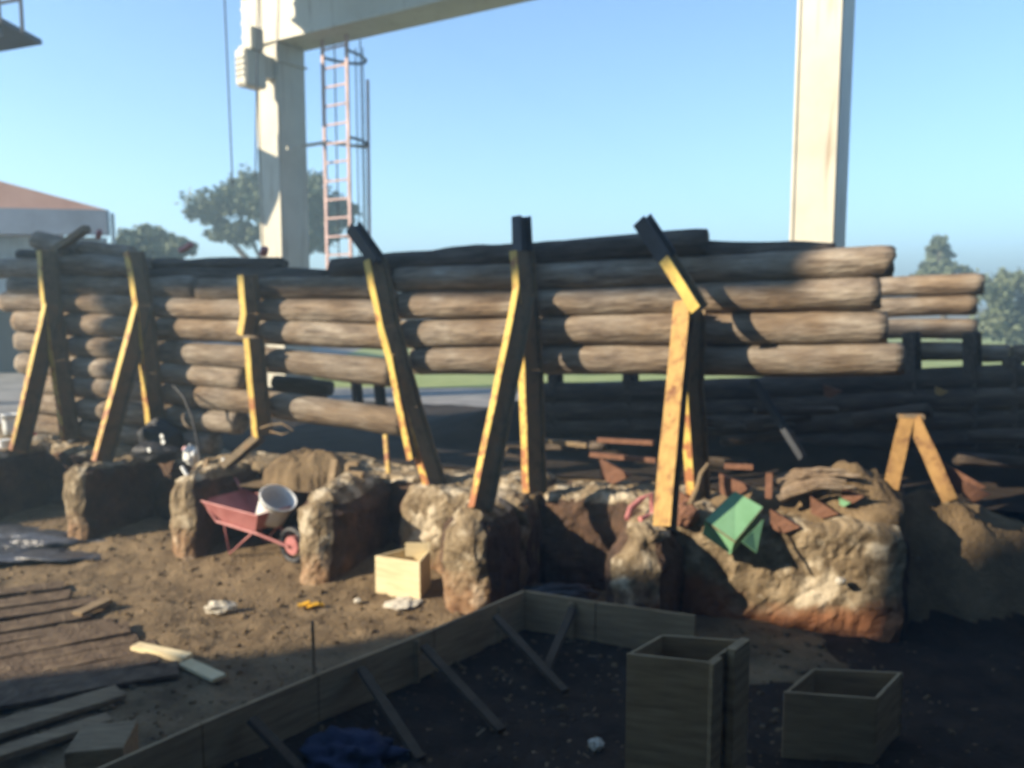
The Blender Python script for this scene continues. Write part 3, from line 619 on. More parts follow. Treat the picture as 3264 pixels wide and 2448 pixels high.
# ------------------------------------------------------------------ shed on the left
BY = 22.0
shd = thing('shed', 'grey clad industrial shed with terracotta roof on the far left', 'shed', at_y(150, 1190, BY))
rt = at_y(348, 672, BY); rb = at_y(348, 752, BY); gzl = YARD - 0.05
depth = Vector((-9.5, 14, 0)); lft = Vector((-16, -3.2, 0))
def slab(pa, pb, z0, z1, th, m, name):
    bm = bmesh.new(); d = (pb - pa); nn = Vector((d.y, -d.x, 0)).normalized()
    vs = [bm.verts.new(q) for q in (Vector((pa.x, pa.y, z0)), Vector((pb.x, pb.y, z0)), Vector((pb.x, pb.y, z1)), Vector((pa.x, pa.y, z1)))]
    f = bm.faces.new(vs); r = bmesh.ops.extrude_face_region(bm, geom=[f]); bmesh.ops.translate(bm, verts=[e for e in r['geom'] if isinstance(e, bmesh.types.BMVert)], vec=nn * th)
    bmesh.ops.recalc_face_normals(bm, faces=bm.faces); return obj(name, bm, m, shd)
c1 = Vector((rt.x, rt.y, 0)); c2 = c1 + lft
slab(c2, c1, rb.z, rt.z, 0.25, m_clad, 'fascia')

w1 = c1 + Vector((-0.5, 0.5, 0)); w2 = w1 + lft
slab(w2, w1, gzl + 1.9, rb.z - 0.01, 0.15, m_clad2, 'wall'); slab(w1, w1 + depth, gzl, rb.z - 0.01, 0.15, m_clad2, 'wall')
bm = bmesh.new(); wd = lft.normalized(); wn = Vector((wd.y, -wd.x, 0)); wn = -wn if wn.y > 0 else wn
for k in range(50):
    q = w1 + wd * (0.2 + 0.3 * k) + wn * 0.17; box(bm, q + Z * ((gzl + 1.95 + rb.z) / 2), wd * 0.03, wn * 0.02, Z * ((rb.z - gzl - 2.0) / 2))
obj('cladding_ribs', bm, m_clad2, shd)
slab(w2 - wn * 0.6, w1 - wn * 0.6, gzl, gzl + 1.9, 0.1, m_dark, 'dark_door_opening')
bm = bmesh.new(); a = c1 + Z * (rt.z - 0.05) + wn * 0.0; ridge = c1 + lft * 0.62 + depth * 0.0 + Z * 0
b = Vector((c1.x, c1.y, rt.z + 0.01)); cc = Vector((c2.x, c2.y, rt.z + 0.01)); tp1 = c1 + lft * 0.5 ; tp1.z = rt.z + 2.2
bk = depth; 
v1, v2, v3 = bm.verts.new(b), bm.verts.new(cc), bm.verts.new(tp1); v4, v5, v6 = bm.verts.new(b + bk), bm.verts.new(cc + bk), bm.verts.new(tp1 + bk)
bm.faces.new((v1, v2, v3)); bm.faces.new((v4, v6, v5)); bm.faces.new((v1, v3, v6, v4)); bm.faces.new((v2, v5, v6, v3)); bm.faces.new((v1, v4, v5, v2))
bmesh.ops.recalc_face_normals(bm, faces=bm.faces); obj('roof', bm, m_roof, shd)
bm = bmesh.new(); tube(bm, [at_y(358, 680, BY), at_y(362, 760, BY), Vector((at_y(362, 760, BY).x, BY, YARD))], 0.05, 8); obj('downpipe', bm, m_clad2, shd)

# ------------------------------------------------------------------ trees
def tree(name, label, base, blobs, leaves, lsize, seed, trunk_r=0.25, cat='tree'):
    leaves = int(leaves * 2.2)
    rg = random.Random(seed); t = thing(name, label, cat, base)
    bm = bmesh.new(); cen = Vector((0, 0, 0))
    for b in blobs: cen += b[0]
    cen /= len(blobs); fork = Vector((base.x, base.y, base.z + (cen.z - base.z) * 0.45))
    tube(bm, [base, base.lerp(fork, 0.5) + Vector((0.1, 0, 0)), fork], trunk_r, 8, trunk_r * 0.7)
    for b in blobs:
        mid2 = fork.lerp(b[0], 0.5) + Vector((rg.uniform(-.2, .2), 0, -0.2)); tube(bm, [fork, mid2, b[0]], trunk_r * 0.5, 6, trunk_r * 0.12)
    obj('trunk', bm, m_bark, t)
    bm = bmesh.new(); tot = sum(b[1].x * b[1].z for b in blobs)
    for b in blobs:
        c, r = b; nn = int(leaves * r.x * r.z / tot); ncl = max(5, nn // 45)
        for k in range(ncl):
            while True:
                q = Vector((rg.uniform(-1, 1), rg.uniform(-1, 1), rg.uniform(-1, 1)))
                if 0.25 < q.length < 1: break
            cc = c + Vector((q.x * r.x, q.y * r.y, q.z * r.z)); cr = min(r.x, r.z) * rg.uniform(0.3, 0.6)
            for j in range(nn // ncl):
                d = Vector((rg.gauss(0, .5), rg.gauss(0, .5), rg.gauss(0, .38))) * cr; s = lsize * rg.uniform(0.6, 1.3)
                a = Vector((rg.uniform(-1, 1), rg.uniform(-1, 1), rg.uniform(-.6, .6))).normalized(); bb = a.cross(Vector((rg.uniform(-1, 1), rg.uniform(-1, 1), rg.uniform(-1, 1)))).normalized()
                p = cc + d; bm.faces.new([bm.verts.new(w) for w in (p - a * s, p - bb * s * 0.5, p + a * s, p + bb * s * 0.5)])
    obj('crown', bm, m_leaf, t)
def blobs_px(l, Y): # (px,py,rx_px,ry_px)
    return [(at_y(x, y, Y + random.uniform(-1, 1)), Vector((rx * Y / F, rx * Y / F, ry * Y / F))) for x, y, rx, ry in l]
def gb(px, Y): p = at_y(px, 1100, Y); p.z = YARD - 0.1; return p
tree('spreading_tree', 'broad loose crowned tree behind the left cream column', gb(880, 36), blobs_px([(660, 660, 70, 45), (740, 640, 60, 50), (800, 590, 55, 48), (850, 650, 70, 60), (700, 735, 70, 28), (790, 745, 80, 36), (980, 620, 70, 70), (1030, 690, 70, 60), (1000, 760, 60, 50), (1080, 680, 50, 45), (920, 700, 80, 80)], 36), 9000, 0.13, 5)
tree('bushy_tree', 'low rounded tree between the shed and the broad tree', gb(490, 32), blobs_px([(420, 770, 50, 30), (480, 755, 50, 32), (540, 780, 55, 32), (580, 790, 45, 28), (500, 810, 90, 30)], 32), 4500, 0.11, 6, 0.18)
tree('conical_tree', 'pointed dark tree above the rear log wall on the right', gb(3000, 40), blobs_px([(2992, 770, 20, 28), (2995, 810, 38, 30), (2990, 850, 55, 28), (3020, 870, 60, 28), (2960, 885, 60, 26)], 40), 2600, 0.14, 7, 0.2)
tree('bushy_tree', 'dense dark tree at the right frame edge beyond the rear log wall', gb(3220, 34), blobs_px([(3160, 930, 50, 50), (3215, 900, 45, 38), (3270, 930, 50, 60), (3170, 1020, 60, 60), (3240, 1030, 60, 60), (3300, 1000, 50, 80)], 34), 3200, 0.12, 8, 0.22)
# green-leaved hedge far behind gives the pale band its top edge
# ------------------------------------------------------------------ unseen shadow casters: inferred building, added canopy and girder
hv = Vector((-sh.y, sh.x, 0)) ; pdir = Vector((math.cos(R(SUN_AZ)), -math.sin(R(SUN_AZ)), 0))
wk = thing('unseen_workshop', 'tall grey unseen building, inferred, left of and behind the photographer', 'building', sh * 18 + pdir * -6.9)
q0 = sh * 18 + pdir * -6.9; L2 = 16; DPT = 10
bm = bmesh.new(); prof = [(0, 0), (0, 10.15), (1.3, 10.82), (1.36, 12.8), (8, 13.6), (16, 10.2), (16, 0)]  # roof step shaped to shade the bank past the foundation end
va = [bm.verts.new(q0 + pdir * a + Z * z) for a, z in prof]; vb = [bm.verts.new(q0 + pdir * a + Z * z + sh * DPT) for a, z in prof]
bm.faces.new(va); bm.faces.new(vb[::-1])
for i in range(len(prof)): j = (i + 1) % len(prof); bm.faces.new((va[i], vb[i], vb[j], va[j]))
bmesh.ops.recalc_face_normals(bm, faces=bm.faces); obj('wall', bm, m_inn, wk)  # body of the unseen inferred building
blocker = thing('sky_blocker', 'unseen canopy with back and right walls, added to block sky light', 'canopy', (3, -5, 0))  # added overhead and at the right to darken the foreground
for nm, c, a, b, h in (('roof', (5, -5.3, 6.2), (13, 0, 0), (0, 7.5, 0), .12), ('wall', (5, -12.9, 3.0), (13, 0, 0), (0, .1, 0), 3.08), ('wall', (10.2, 0, 3.0), (.1, 0, 0), (0, 12.6, 0), 3.08)):  # roof and walls of the added sky blocker
    bm = bmesh.new(); box(bm, Vector(c), Vector(a), Vector(b), Z * h); obj(nm, bm, m_inn, blocker)
ry = thing('crest_shadow_girder', 'unseen girder on legs left of the frame, added to shade the wall top', 'shadow caster', wp(-3, 0, 0) + SV * 18)  # made-up girder, placed to throw the dark band on the crest
T = SV * 20; a = on_wall(420, 838, -0.1) + T; b = on_wall(2480, 800, -0.1) + T; a.z = b.z = (a.z + b.z) / 2 + 0.28
bm = bmesh.new(); bar(bm, a - U * 3, b, 0.5, 1.1); obj('shadow_bar', bm, m_cream, ry)
for q, w in ((on_wall(405, 900, -0.1) + T, 0.38),):
    bm = bmesh.new(); bar(bm, Vector((q.x, q.y, 4.0)), Vector((q.x, q.y, a.z)), w, w, U); obj('leg', bm, m_cream, ry)  # leg of the added shadow girder
    bm = bmesh.new(); bar(bm, Vector((q.x, q.y, 0.3)) - N * 1.5, Vector((q.x, q.y, 4.0)), 0.5, 0.5, U); obj('leg', bm, m_cream, ry)  # lower leg of the added shadow girder

# ------------------------------------------------------------------ formwork in the foreground
def fw(pts, h, th, m, z0=0.0, name='panel', parent=None):
    for a, b in zip(pts[:-1], pts[1:]):
        d = (b - a).normalized(); bm = bmesh.new(); c = (a + b) / 2
        box(bm, Vector((c.x, c.y, z0 + h / 2)), d * ((b - a).length / 2 - 0.003), Vector((d.y, -d.x, 0)) * th / 2, Z * h / 2, 0.003); obj(name, bm, m, parent)
frm = thing('formwork', 'angled run of plywood formwork boards with diagonal braces in the shaded pit', 'formwork', on_z(1660, 2000, 0))
fp = [on_z(x, y, 0.36) for x, y in ((290, 2460), (640, 2305), (1010, 2150), (1380, 2005), (1672, 1882))]
fw(fp, 0.36, 0.03, m_form, parent=frm)
fp2 = [on_z(x, y, 0.36) for x, y in ((1672, 1882), (1900, 1918), (2218, 1962))]
fw(fp2, 0.36, 0.03, m_form, parent=frm)
for (a, b, zt_) in (((1580, 1965), (1800, 2205), .3), ((1825, 1940), (1735, 2150), .3), ((1350, 2060), (1600, 2330), .3), ((1150, 2130), (1340, 2420), .3), ((800, 2290), (960, 2460), .3)):
    bm = bmesh.new(); p0 = on_z(*a, zt_); p1 = on_z(*b, 0.03); bar(bm, p0, p1, 0.07, 0.04, bev=0.003); obj('brace', bm, m_darkwood, frm)
for x, y in ((1140, 2110), (1330, 2045), (1590, 1935), (1820, 1925), (830, 2240)):
    q = on_z(x, y, 0.3); bm = bmesh.new(); bar(bm, Vector((q.x, q.y - 0.04, -0.05)), Vector((q.x, q.y - 0.04, 0.33)), 0.05, 0.04, bev=0.003); obj('stake', bm, m_form, frm)
def open_box(name, label, corner_px, ztop, h, th=0.018, m=m_board, extra=True, ptop=None):
    q = ptop or [on_z(x, y, ztop) for x, y in corner_px]      # front-left, front-right, back-right, back-left
    c = sum(q, Vector()) / 4; t = thing(name, label, 'wooden box', Vector((c.x, c.y, ztop - h)))
    for i in range(4):
        a, b = q[i], q[(i + 1) % 4]; d = (b - a).normalized(); nn = Vector((d.y, -d.x, 0)); off = th * (1.0 if i % 2 else 0.0)
        bm = bmesh.new(); box(bm, (a + b) / 2 - Z * h / 2 - nn * th / 2, d * ((b - a).length / 2 - off), nn * th / 2, Z * h / 2, 0.002)
        obj('side_panel', bm, m, t)
    return t, q
tbx, q = open_box('column_form', 'tall open plywood column form in the right foreground', None, 0.92, 0.93, m=m_form, ptop=[on_z(1998, 2084, .92), on_z(2262, 2112, .92), on_z(2362, 2040, .92), on_z(2110, 2022, .92)])
d = (q[2] - q[1]).normalized(); nn = Vector((d.y, -d.x, 0)); bm = bmesh.new(); box(bm, q[1].lerp(q[2], 0.75) - Z * 0.45 + nn * 0.03, d * 0.1, nn * 0.028, Z * 0.47, 0.002); obj('batten', bm, m_form, tbx)
bm = bmesh.new(); box(bm, q[1].lerp(q[2], 0.12) - Z * 0.45 + nn * 0.015, d * 0.06, nn * 0.014, Z * 0.45, 0.002); obj('batten', bm, m_form, tbx)
sbx, q = open_box('wooden_crate', 'squat open plywood box at the right of the tall column form', ((2500, 2206), (2796, 2228), (2876, 2142), (2592, 2130)), 0.46, 0.44, m=m_form)
mbx, q = open_box('wooden_crate', 'bright sunlit pine box standing between two buttresses', None, 0.42, 0.40, ptop=[on_z(1195, 1772, .42), on_z(1338, 1792, .42), on_z(1372, 1752, .42), on_z(1290, 1748, .42)])
bm = bmesh.new(); a, b = on_z(1292, 1752, .44), on_z(1372, 1752, .44); box(bm, (a + b) / 2 + Z * 0.0, (b - a) / 2, Vector((0, 0.008, 0)), Z * 0.07, 0.002); obj('side_panel', bm, m_board, mbx)

# long planks lower left
for (a, b, w, l) in (((-150, 2370), (385, 2205), 0.22, 'wide grey plank lying at the lower left, the upper of two'), ((-150, 2450), (350, 2290), 0.14, 'narrow bluish plank lying at the lower left frame edge, the lower of two')):
    bm = bmesh.new(); bar(bm, on_z(*a, 0.08), on_z(*b, 0.06), w, 0.04, bev=0.004); solid('plank', bm, m_plank, l, 'plank', 'planks lying in the lower left')
bm = bmesh.new(); p0, p1 = on_z(225, 2440, 0.1), on_z(225, 2360, 0.1); box(bm, on_z(330, 2420, 0.15), Vector((0.16, 0.03, 0)), Vector((-0.03, 0.16, 0)), Z * 0.15, 0.004); solid('timber_block', bm, m_plank, 'squat timber block at the lower left below the planks', 'timber block')
for (pts, l, m, w, th) in ((((430, 2062), (602, 2098)), 'pale pointed plank offcut lying on the dark mat edge', m_board, 0.1, 0.05), (((590, 2112), (700, 2162)), 'short pine offcut at the edge of the big shadow', m_board, 0.12, 0.03), (((245, 1958), (345, 1912)), 'tan offcut lying at the upper tip of the dark rubble', m_plank, 0.12, 0.04)):
    a, b = on_z(*pts[0], 0.05), on_z(*pts[1], 0.05); bm = bmesh.new(); bar(bm, a, b, w, th, bev=0.004)
    solid('plank', bm, m, l, 'plank', 'wood offcuts on the pit floor')
# dark old planks lying side by side on the left
rg = random.Random(12)
names = ['topmost', 'second', 'third', 'fourth', 'fifth', 'sixth', 'seventh', 'eighth', 'ninth', 'lowest']
for k in range(10):
    f_ = k / 9; ya = 1905 + 360 * f_ + rg.uniform(-6, 6); xb = 190 + 360 * f_ ** 0.8 + rg.uniform(-60, 50); yb = 1862 + 262 * f_ + rg.uniform(-8, 8)
    a, b = on_z(-220, ya + 15, 0.04), on_z(xb, yb, 0.015 + rg.uniform(0, .04)); bm = bmesh.new(); bar(bm, a, b, rg.uniform(0.2, 0.29), 0.035, bev=0.004)
    bmesh.ops.subdivide_edges(bm, edges=[e for e in bm.edges if e.calc_length() > 0.5], cuts=12)
    for v in bm.verts: v.co += noise.noise_vector(v.co * 2.5 + Vector((0, 0, k))) * 0.014
    solid('dark_plank', bm, m_mat, f'dark weathered plank, {names[k]} of the row lying at the left', 'plank', 'dark planks lying side by side at the left')
# dark rubble / plastic sheet lower far left
bm = lump(on_z(110, 1735, 0.03), (1.35, 0.5, 0.1), 5, 0.7, 2.5, 4); solid('plastic_sheet', bm, m_sheet, 'crumpled grey plastic sheet on the ground beside the left buttresses', 'plastic sheet', None, True)
bm = lump(on_z(1775, 1890, 0.1), (0.34, 0.1, 0.09), 4, 0.5, 3, 9); solid('plastic_sheet', bm, m_sheet, 'crumpled pale plastic sheet behind the formwork apex', 'plastic sheet', None, True)
bm = lump(on_z(1120, 2420, 0.0), (0.3, 0.22, 0.14), 4, 0.5, 3, 2); solid('blue_cloth', bm, m_cloth, 'crumpled dark blue cloth at the bottom edge of the picture', 'cloth', None, True)
bm = lump(on_z(1900, 2372, 0.03), (0.05, 0.045, 0.035), 3, 0.3, 2, 3); solid('stone', bm, m_lime, 'small pale stone in the black pit left of the tall form', 'stone')
bm = lump(on_z(705, 1938, 0.05), (0.14, 0.08, 0.07), 3, 0.35, 2, 5, 0.3); solid('stone', bm, m_lime, 'white lump of lime casting a shadow on the bare pit floor', 'stone')
bm = lump(on_z(1285, 1925, 0.04), (0.17, 0.14, 0.05), 3, 0.4, 2, 6, 0.5); solid('stone', bm, m_lime, 'flat whitish rubble lump in front of the sunlit pine box', 'stone')
bm = lump(on_z(2768, 1895, 0.1), (0.07, 0.05, 0.04), 3, 0.3, 2, 8); solid('stone', bm, m_lime, 'white stone at the foot of the foundation near its right end', 'stone')
for (x, y, s, sd, m, l) in ((2680, 1853, .05, 11, m_lime, 'small white stone half way up the lit red foundation foot'), (1140, 1915, .04, 12, m_lime, 'tiny pale stone near the yellow wrapper'), (720, 1770, .06, 13, m_brick, 'orange brick crumb under the wheelbarrow'), (1135, 1845, .05, 14, m_brick, 'reddish brick crumb left of the pine box')):
    solid('stone', lump(on_z(x, y, .04) if sd > 11 else on_wall(x, y, .66), (s, s * .8, s * .7), 2, 0.4, 2, sd), m, l, 'stone')
bm = bmesh.new(); a = on_z(990, 1932, 0.02)
for k in range(5): box(bm, a + Vector((-0.09 + 0.045 * k, 0.02 * math.sin(k * 2), 0.01 + 0.01 * (k % 2))), Vector((0.03, 0.01, 0.01 * math.sin(k))), Vector((-0.01, 0.035, 0)), Z * 0.006)
solid('wrapper', bm, m_yel, 'crumpled yellow wrapper on the pit floor', 'wrapper')
bm = lump(on_z(712, 1782, 0.03), (0.06, 0.05, 0.06), 2, 0.5, 2, 5); solid('green_cup', bm, m_green, 'small dark green scrap on the soil below the wheelbarrow', 'scrap')
q = on_z(1003, 2240, 0); bm = bmesh.new(); tube(bm, [q - Z * 0.1, q + Z * 0.62], 0.012, 8); solid('rebar_stake', bm, m_rust_shade, 'thin dark rebar stake standing behind the formwork', 'stake')

# ------------------------------------------------------------------ wheelbarrow and bucket
wbp = on_z(790, 1752, 0.15); hd = Vector((0.84, -0.54, 0)).normalized(); hs = Vector((-hd.y, hd.x, 0))     # hd: from handles to wheel
wb = thing('wheelbarrow', 'pinkish red wheelbarrow with tubular frame parked between two buttresses', 'wheelbarrow', wbp)
def wq(x, y, z): return wbp + (hd * x + hs * y + Z * z) * 0.92
pts = {}
bm = bmesh.new()
top = [(-0.42, -0.33, .62), (0.52, -0.27, .56), (0.52, 0.27, .56), (-0.42, 0.33, .62)]; bot = [(-0.16, -0.2, .36), (0.36, -0.17, .34), (0.36, 0.17, .34), (-0.16, 0.2, .36)]
tv = [bm.verts.new(wq(*p)) for p in top]; bv = [bm.verts.new(wq(*p)) for p in bot]
bm.faces.new(bv)
for i in range(4): bm.faces.new((tv[i], tv[(i + 1) % 4], bv[(i + 1) % 4], bv[i]))
bmesh.ops.subdivide_edges(bm, edges=bm.edges, cuts=3, use_grid_fill=True)
r = bmesh.ops.solidify(bm, geom=bm.faces[:], thickness=0.006)
tray = obj('tray', bm, m_redmetal, wb)
bm = bmesh.new(); tube(bm, [wq(*p) for p in top] + [wq(*top[0])], 0.011, 8); obj('rim', bm, m_redmetal, tray)
for s in (-1, 1):
    bm = bmesh.new(); tube(bm, [wq(-0.78, s * 0.3, .97), wq(-0.5, s * 0.3, .68), wq(-0.22, s * 0.26, .38), wq(0.4, s * 0.17, .30), wq(0.78, s * 0.05, .18)], 0.017, 8); obj('frame_tube', bm, m_redmetal, wb)
    bm = bmesh.new(); tube(bm, [wq(-0.8, s * 0.3, .99), wq(-0.69, s * 0.3, .875)], 0.021, 8); obj('grip', bm, m_white, wb)
    bm = bmesh.new(); tube(bm, [wq(-0.1, s * 0.25, .37), wq(-0.02, s * 0.25, .012), wq(0.34, s * 0.2, .31)], 0.013, 8); obj('leg', bm, m_redmetal, wb)
bm = bmesh.new(); cxw = wq(0.8, 0, .19)
tube(bm, [cxw + hd * (0.17 * math.cos(a)) + Z * (0.17 * math.sin(a)) for a in [2 * math.pi * k / 24 for k in range(25)]], 0.035, 8, caps=False); wh = obj('wheel', bm, m_black, wb)
bm = bmesh.new(); tube(bm, [cxw - hs * 0.03, cxw + hs * 0.03], 0.1, 16); obj('hub', bm, m_redmetal, wh)
def bucket(c, axis, r, h, label, m=m_white, tilt=None):
    t = thing('bucket', label, 'bucket', c); ax = axis.normalized(); a = ax.cross(Vector((1, 0.2, 0))).normalized(); b = ax.cross(a); bm = bmesh.new(); n = 28; rings = []
    for (rr, hh) in ((0.0, 0.0), (r * .82, 0.0), (r * .86, h * .3), (r * .92, h * .65), (r * .97, h * .9), (r * 1.04, h * .9), (r * 1.04, h), (r * .97, h), (r * .88, h * .6), (r * .78, 0.01), (0, 0.01)):
        rings.append([bm.verts.new(c + ax * hh + (a * math.cos(q) + b * math.sin(q)) * max(rr, .001)) for q in [2 * math.pi * k / n for k in range(n)]])
    for i in range(len(rings) - 1):
        for k in range(n): bm.faces.new((rings[i][k], rings[i][(k + 1) % n], rings[i + 1][(k + 1) % n], rings[i + 1][k]))
    bmesh.ops.recalc_face_normals(bm, faces=bm.faces); obj('bucket_body', bm, m, t, True)
    bm = bmesh.new(); tube(bm, [c + ax * (h * .93) + a * r * 1.05 * math.cos(q) + b * (r * 1.05 * math.sin(q)) + ax * 0.0 for q in [math.pi * k / 10 for k in range(11)]], 0.005, 6); obj('bail', bm, m_dark, t)
    return t
bucket(wq(0.33, 0.08, .44), Vector((0.45, -0.35, 0.85)), 0.2, 0.29, 'white plastic bucket tilted in the wheelbarrow tray')

# ------------------------------------------------------------------ clutter on top of the foundation, left
bucket(foot(33, 1392) + Z * 0.03, Vector((0, 0, 1)), 0.1, 0.3, 'tall white pail on the leftmost buttress')
bm = bmesh.new(); c = foot(15, 1425); tube(bm, [c, c + Z * 0.1], 0.07, 16, 0.08); solid('plastic_tub', bm, m_white, 'small round cream tub beside the white pail at the left edge', 'tub')
for i, (x, y, s) in enumerate(((85, 1415, .05), (105, 1390, .05), (135, 1385, .045))):
    solid('red_fruit_net', lump(foot(x, y) + Z * 0.06, (s * 1.4, s, s), 3, 0.4, 3, i), m_redp, ('glossy red bundle nearest the white pail', 'red bundle in the middle of the three', 'rightmost red bundle beside the black bag')[i], 'red bundle', 'red bundles on the left buttress')
solid('black_bag', lump(foot(268, 1410) + Z * 0.17, (0.27, 0.2, 0.24), 4, 0.35, 2.4, 3), m_black, 'slumped black bag between the first and second posts', 'bag', None, True)
bp = thing('backpack', 'black backpack with small white marks beside the second post', 'backpack', foot(515, 1462))
obj('body', lump(foot(515, 1450) + Z * 0.2, (0.27, 0.2, 0.25), 4, 0.25, 1.8, 5), m_black, bp, True)
obj('pocket', lump(foot(500, 1475) + Z * 0.12, (0.3, 0.12, 0.13), 4, 0.2, 1.8, 6), m_black, bp, True)
for (x, y, r_) in ((517, 1390, .028), (521, 1408, .03), (476, 1434, .03)):
    c = on_wall(x, y, 0.62); bm = bmesh.new(); tube(bm, [c, c + N * 0.012], r_, 14); obj('badge', bm, m_white, bp)
solid('plastic_bag', lump(foot(612, 1478) + Z * 0.1, (0.09, 0.08, 0.12), 4, 0.35, 2.2, 7), m_white, 'small white plastic bag right of the black backpack', 'bag', None, True)
solid('pink_bag', lump(foot(592, 1470) + Z * 0.12, (0.05, 0.05, 0.06), 3, 0.35, 2.2, 8), m_pink, 'little pink bag tucked behind the white one', 'bag', None, True)
bm = bmesh.new(); tube(bm, [on_wall(x, y, o_) for x, y, o_ in ((552, 1228, .1), (585, 1265, .2), (612, 1330, .3), (628, 1400, .4), (640, 1470, .45))], 0.014, 8); solid('cable', bm, m_black, 'black cable hanging down the logs beside the backpack', 'cable')
bm = bmesh.new(); tube(bm, [on_wall(x, y, o_) for x, y, o_ in ((830, 1365, .25), (860, 1355, .3), (900, 1350, .3), (935, 1372, .3), (900, 1385, .3), (860, 1375, .28))], 0.012, 8); solid('wire_coil', bm, m_rust_shade, 'loose loop of rusty wire at the knee of the third post', 'wire')
# timber pieces on the foundation
for (a, b, w, l, of) in (((648, 1520), (660, 1462), .07, 'short tan stake behind the wheelbarrow handle', .5), ((1052, 1556), (1068, 1465), .08, 'upright tan plank beside the small wooden frame', .55), ((1238, 1510), (1228, 1385), .05, 'thin yellow lath left of the leaning yellow post', .35), ((1435, 1690), (1530, 1580), .06, 'tan lath leaning against the foundation face', .85), ((1590, 1470), (1612, 1425), .06, 'short pale offcut behind the orange leg', .3)):
    bm = bmesh.new(); bar(bm, on_wall(*a, of), on_wall(*b, of - 0.1), w, 0.035, N, bev=0.003); solid('lath', bm, m_plank if w > .05 else m_yellow, l, 'lath', 'laths and stakes on the foundation')
fb2 = thing('timber_frame', 'small timber box frame lying behind the middle buttress', 'timber frame', foot(1125, 1545))  # open timber box frame made of slats
for (a, b) in (((1105, 1540), (1108, 1478)), ((1108, 1478), (1142, 1478)), ((1105, 1505), (1160, 1512)), ((1118, 1540), (1155, 1545))):
    bm = bmesh.new(); bar(bm, on_wall(*a, .45), on_wall(*b, .45), 0.05, 0.035, N, bev=0.003); obj('slat', bm, m_plank, fb2)
bm = bmesh.new(); bar(bm, on_wall(1112, 1525, .47), on_wall(1156, 1528, .47), 0.03, 0.13, Z, bev=0.003); obj('block', bm, m_plank, fb2)

# ------------------------------------------------------------------ scrap on the right
gbx = thing('green_box', 'tilted green sheet metal box with rusty edges lying on the foundation', 'metal box', on_wall(2340, 1700, .75))
g1, g2, g3, g4 = on_wall(2343, 1566, .55), on_wall(2431, 1616, .62), on_wall(2343, 1724, .98), on_wall(2248, 1657, .92)
def plate(a, b, c, d, th, m, name, par):
    bm = bmesh.new(); nn = (b - a).cross(d - a).normalized(); vs = [bm.verts.new(q) for q in (a, b, c, d)]; f = bm.faces.new(vs)
    r = bmesh.ops.extrude_face_region(bm, geom=[f]); bmesh.ops.translate(bm, verts=[e for e in r['geom'] if isinstance(e, bmesh.types.BMVert)], vec=nn * th)
    bmesh.ops.recalc_face_normals(bm, faces=bm.faces); return obj(name, bm, m, par)
plate(g1, g2, g3, g4, 0.02, m_green, 'lid', gbx)
nb = (g2 - g1).cross(g4 - g1).normalized(); nb = nb if nb.z < 0 else -nb
for a, b in ((g2, g3), (g3, g4), (g4, g1), (g1, g2)): 
    ai, bi = a.lerp((g1 + g3) / 2, 0.04), b.lerp((g1 + g3) / 2, 0.04); plate(ai + nb * 0.03, bi + nb * 0.03, bi + nb * 0.2, ai + nb * 0.2, 0.008, m_green, 'side', gbx)
bm = bmesh.new(); tube(bm, [q + nb * 0.012 for q in (g1, g2, g3, g4, g1)], 0.012, 6); obj('rusty_edge', bm, m_rust_shade, gbx)
plate(on_wall(2434, 1655, .72), on_wall(2412, 1762, .95), on_wall(2366, 1726, 1.0), on_wall(2400, 1690, .85), 0.01, m_green, 'flap', gbx)
solid('scrap_lump', lump(on_wall(2185, 1642, .62), (.13, .1, .11), 3, .25, 2, 21), m_brick, 'rounded reddish lump between the orange post and the green box', 'scrap')
bm = bmesh.new(); tube(bm, [on_wall(x, y, o_) for x, y, o_ in ((1998, 1655, .8), (2010, 1620, .7), (2045, 1590, .6), (2075, 1575, .55), (2080, 1640, .6), (2040, 1655, .75))], 0.028, 8); solid('bent_pipe', bm, m_redmetal, 'bent pinkish pipe lying left of the wide orange post foot', 'pipe')
bm = bmesh.new(); tube(bm, [on_wall(x, y, o_) for x, y, o_ in ((2200, 1610, .6), (2222, 1560, .45), (2235, 1510, .4), (2258, 1478, .35))], 0.03, 8, 0.02); solid('bent_pipe', bm, m_rust_shade, 'rusty hooked bar rising behind the reddish lump', 'pipe')
rg = random.Random(5)
for k in range(9):
    x0 = 2470 + rg.uniform(-10, 25); y0 = 1590 - k * 8 + rg.uniform(-8, 8); x1 = 2640 + rg.uniform(0, 115); y1 = 1545 - k * 5 + rg.uniform(-8, 10); of = .45 - k * 0.05
    bm = bmesh.new(); mx_, my_ = (x0 + x1) / 2, (y0 + y1) / 2 - rg.uniform(12, 28); tube(bm, [on_wall(x0, y0, of), on_wall((x0 * 3 + x1) / 4, (y0 * .6 + my_ * .4) - 6, of), on_wall(mx_, my_, of), on_wall((x0 + 3 * x1) / 4, my_ + 3, of), on_wall(x1, y1, of)], 0.035, 7, 0.012)
    for v in bm.verts: v.co += noise.noise_vector(v.co * 9) * 0.02
    solid('branch', bm, m_log, 'splintered grey branch in the bundle right of the green box', 'branch', 'bundle of splintered branches')
bm = bmesh.new(); bar(bm, on_wall(2450, 1590, .4), on_wall(2452, 1508, .35), .06, .06, bev=.004); solid('brick', bm, m_brick, 'upright tan brick piece between green box and branches', 'brick')
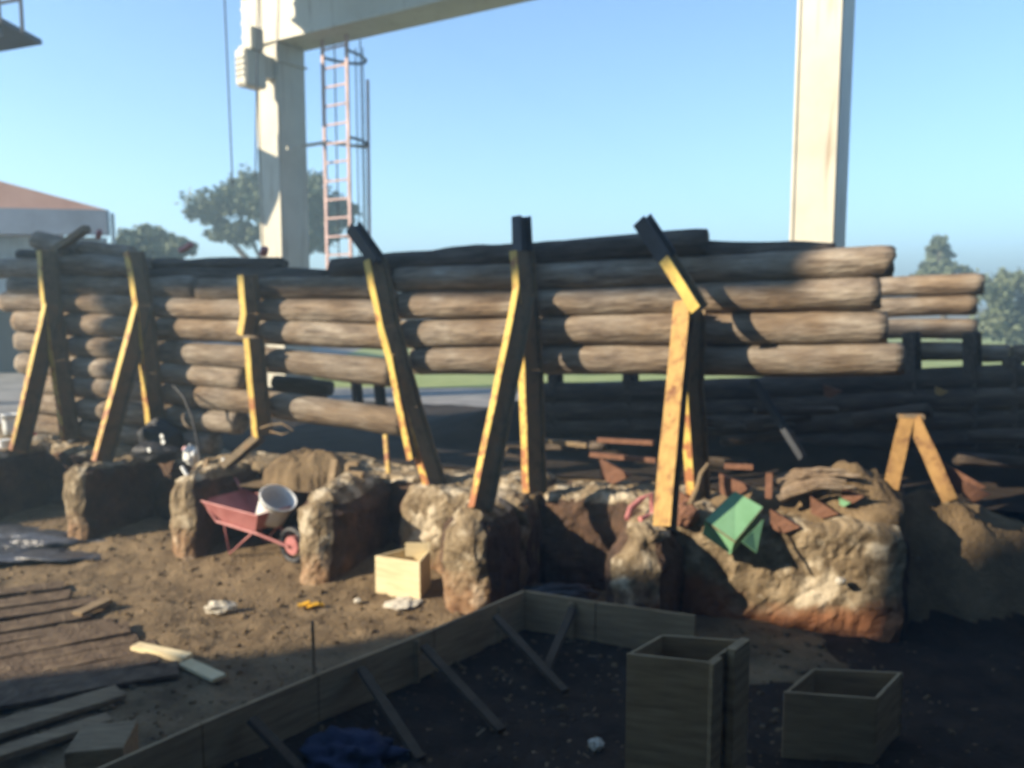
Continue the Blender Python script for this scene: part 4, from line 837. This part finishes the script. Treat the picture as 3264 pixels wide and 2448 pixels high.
for (x, y, sx, l, m, of) in ((3000, 1246, .07, 'bright orange scrap glowing in the dark under the rear log wall', m_ochre, -2.0), (2652, 1246, .1, 'tilted orange brown scrap in the dark under the near logs', m_brick, -1.2), (2625, 1615, .13, 'orange triangular tile shard on the heap', m_brick, .45), (2715, 1580, .1, 'orange shard left of the trestle', m_brick, .35), (2692, 1600, .05, 'small green scrap left of the orange shard by the trestle', m_green, .38), (2500, 1660, .14, 'pinkish flat shard right of the green box', m_brick, .6), (1960, 1500, .18, 'large tan sheet piece tilted behind the wide orange post', m_brick, -.2), (2340, 1548, .16, 'tan brick block right behind the green box', m_brick, .2), (2160, 1570, .15, 'tan block between the legs of the wide orange post', m_brick, .2), (3065, 1520, .2, 'tan slab leaning right of the trestle', m_brick, -.2), (3110, 1565, .12, 'small slab at the far right of the heap', m_brick, -.1)):
    c = on_wall(x, y, of); bm = bmesh.new(); vs = [bm.verts.new(c + U * a * sx + Z * b * sx + N * e) for e in (-0.02, 0.02) for a, b in ((-.9, .7), (1.0, -.1 + .3 * math.sin(x)), (-.1, -.8), (-.8, -.5))]
    bm.faces.new(vs[:4]); bm.faces.new(vs[4:][::-1])
    for i in range(4): j = (i + 1) % 4; bm.faces.new((vs[i], vs[i + 4], vs[j + 4], vs[j]))
    bmesh.ops.recalc_face_normals(bm, faces=bm.faces); solid('shard', bm, m, l, 'shard')

# ------------------------------------------------------------------ haze, also standing in for lens glare
bm = bmesh.new(); box(bm, Vector((0, 450, 8.0)), Vector((960, 0, 0)), Vector((0, 1110, 0)), Z * 9.4)
m = bpy.data.materials.new('haze'); m.use_nodes = True; t = m.node_tree  # haze that also stands in for lens glare
for n_ in list(t.nodes):
    if n_.type == 'BSDF_PRINCIPLED': t.nodes.remove(n_)
pv = t.nodes.new('ShaderNodeVolumePrincipled'); pv.inputs['Density'].default_value = 0.0085; pv.inputs['Color'].default_value = (0.66, 0.92, 1.0, 1); pv.inputs['Anisotropy'].default_value = 0.2
t.links.new(pv.outputs[0], [n_ for n_ in t.nodes if n_.type == 'OUTPUT_MATERIAL'][0].inputs['Volume'])
hz = obj('haze', bm, m); tag(hz, 'thin pale haze filling the air, also standing in for lens glare', None, kind='stuff')
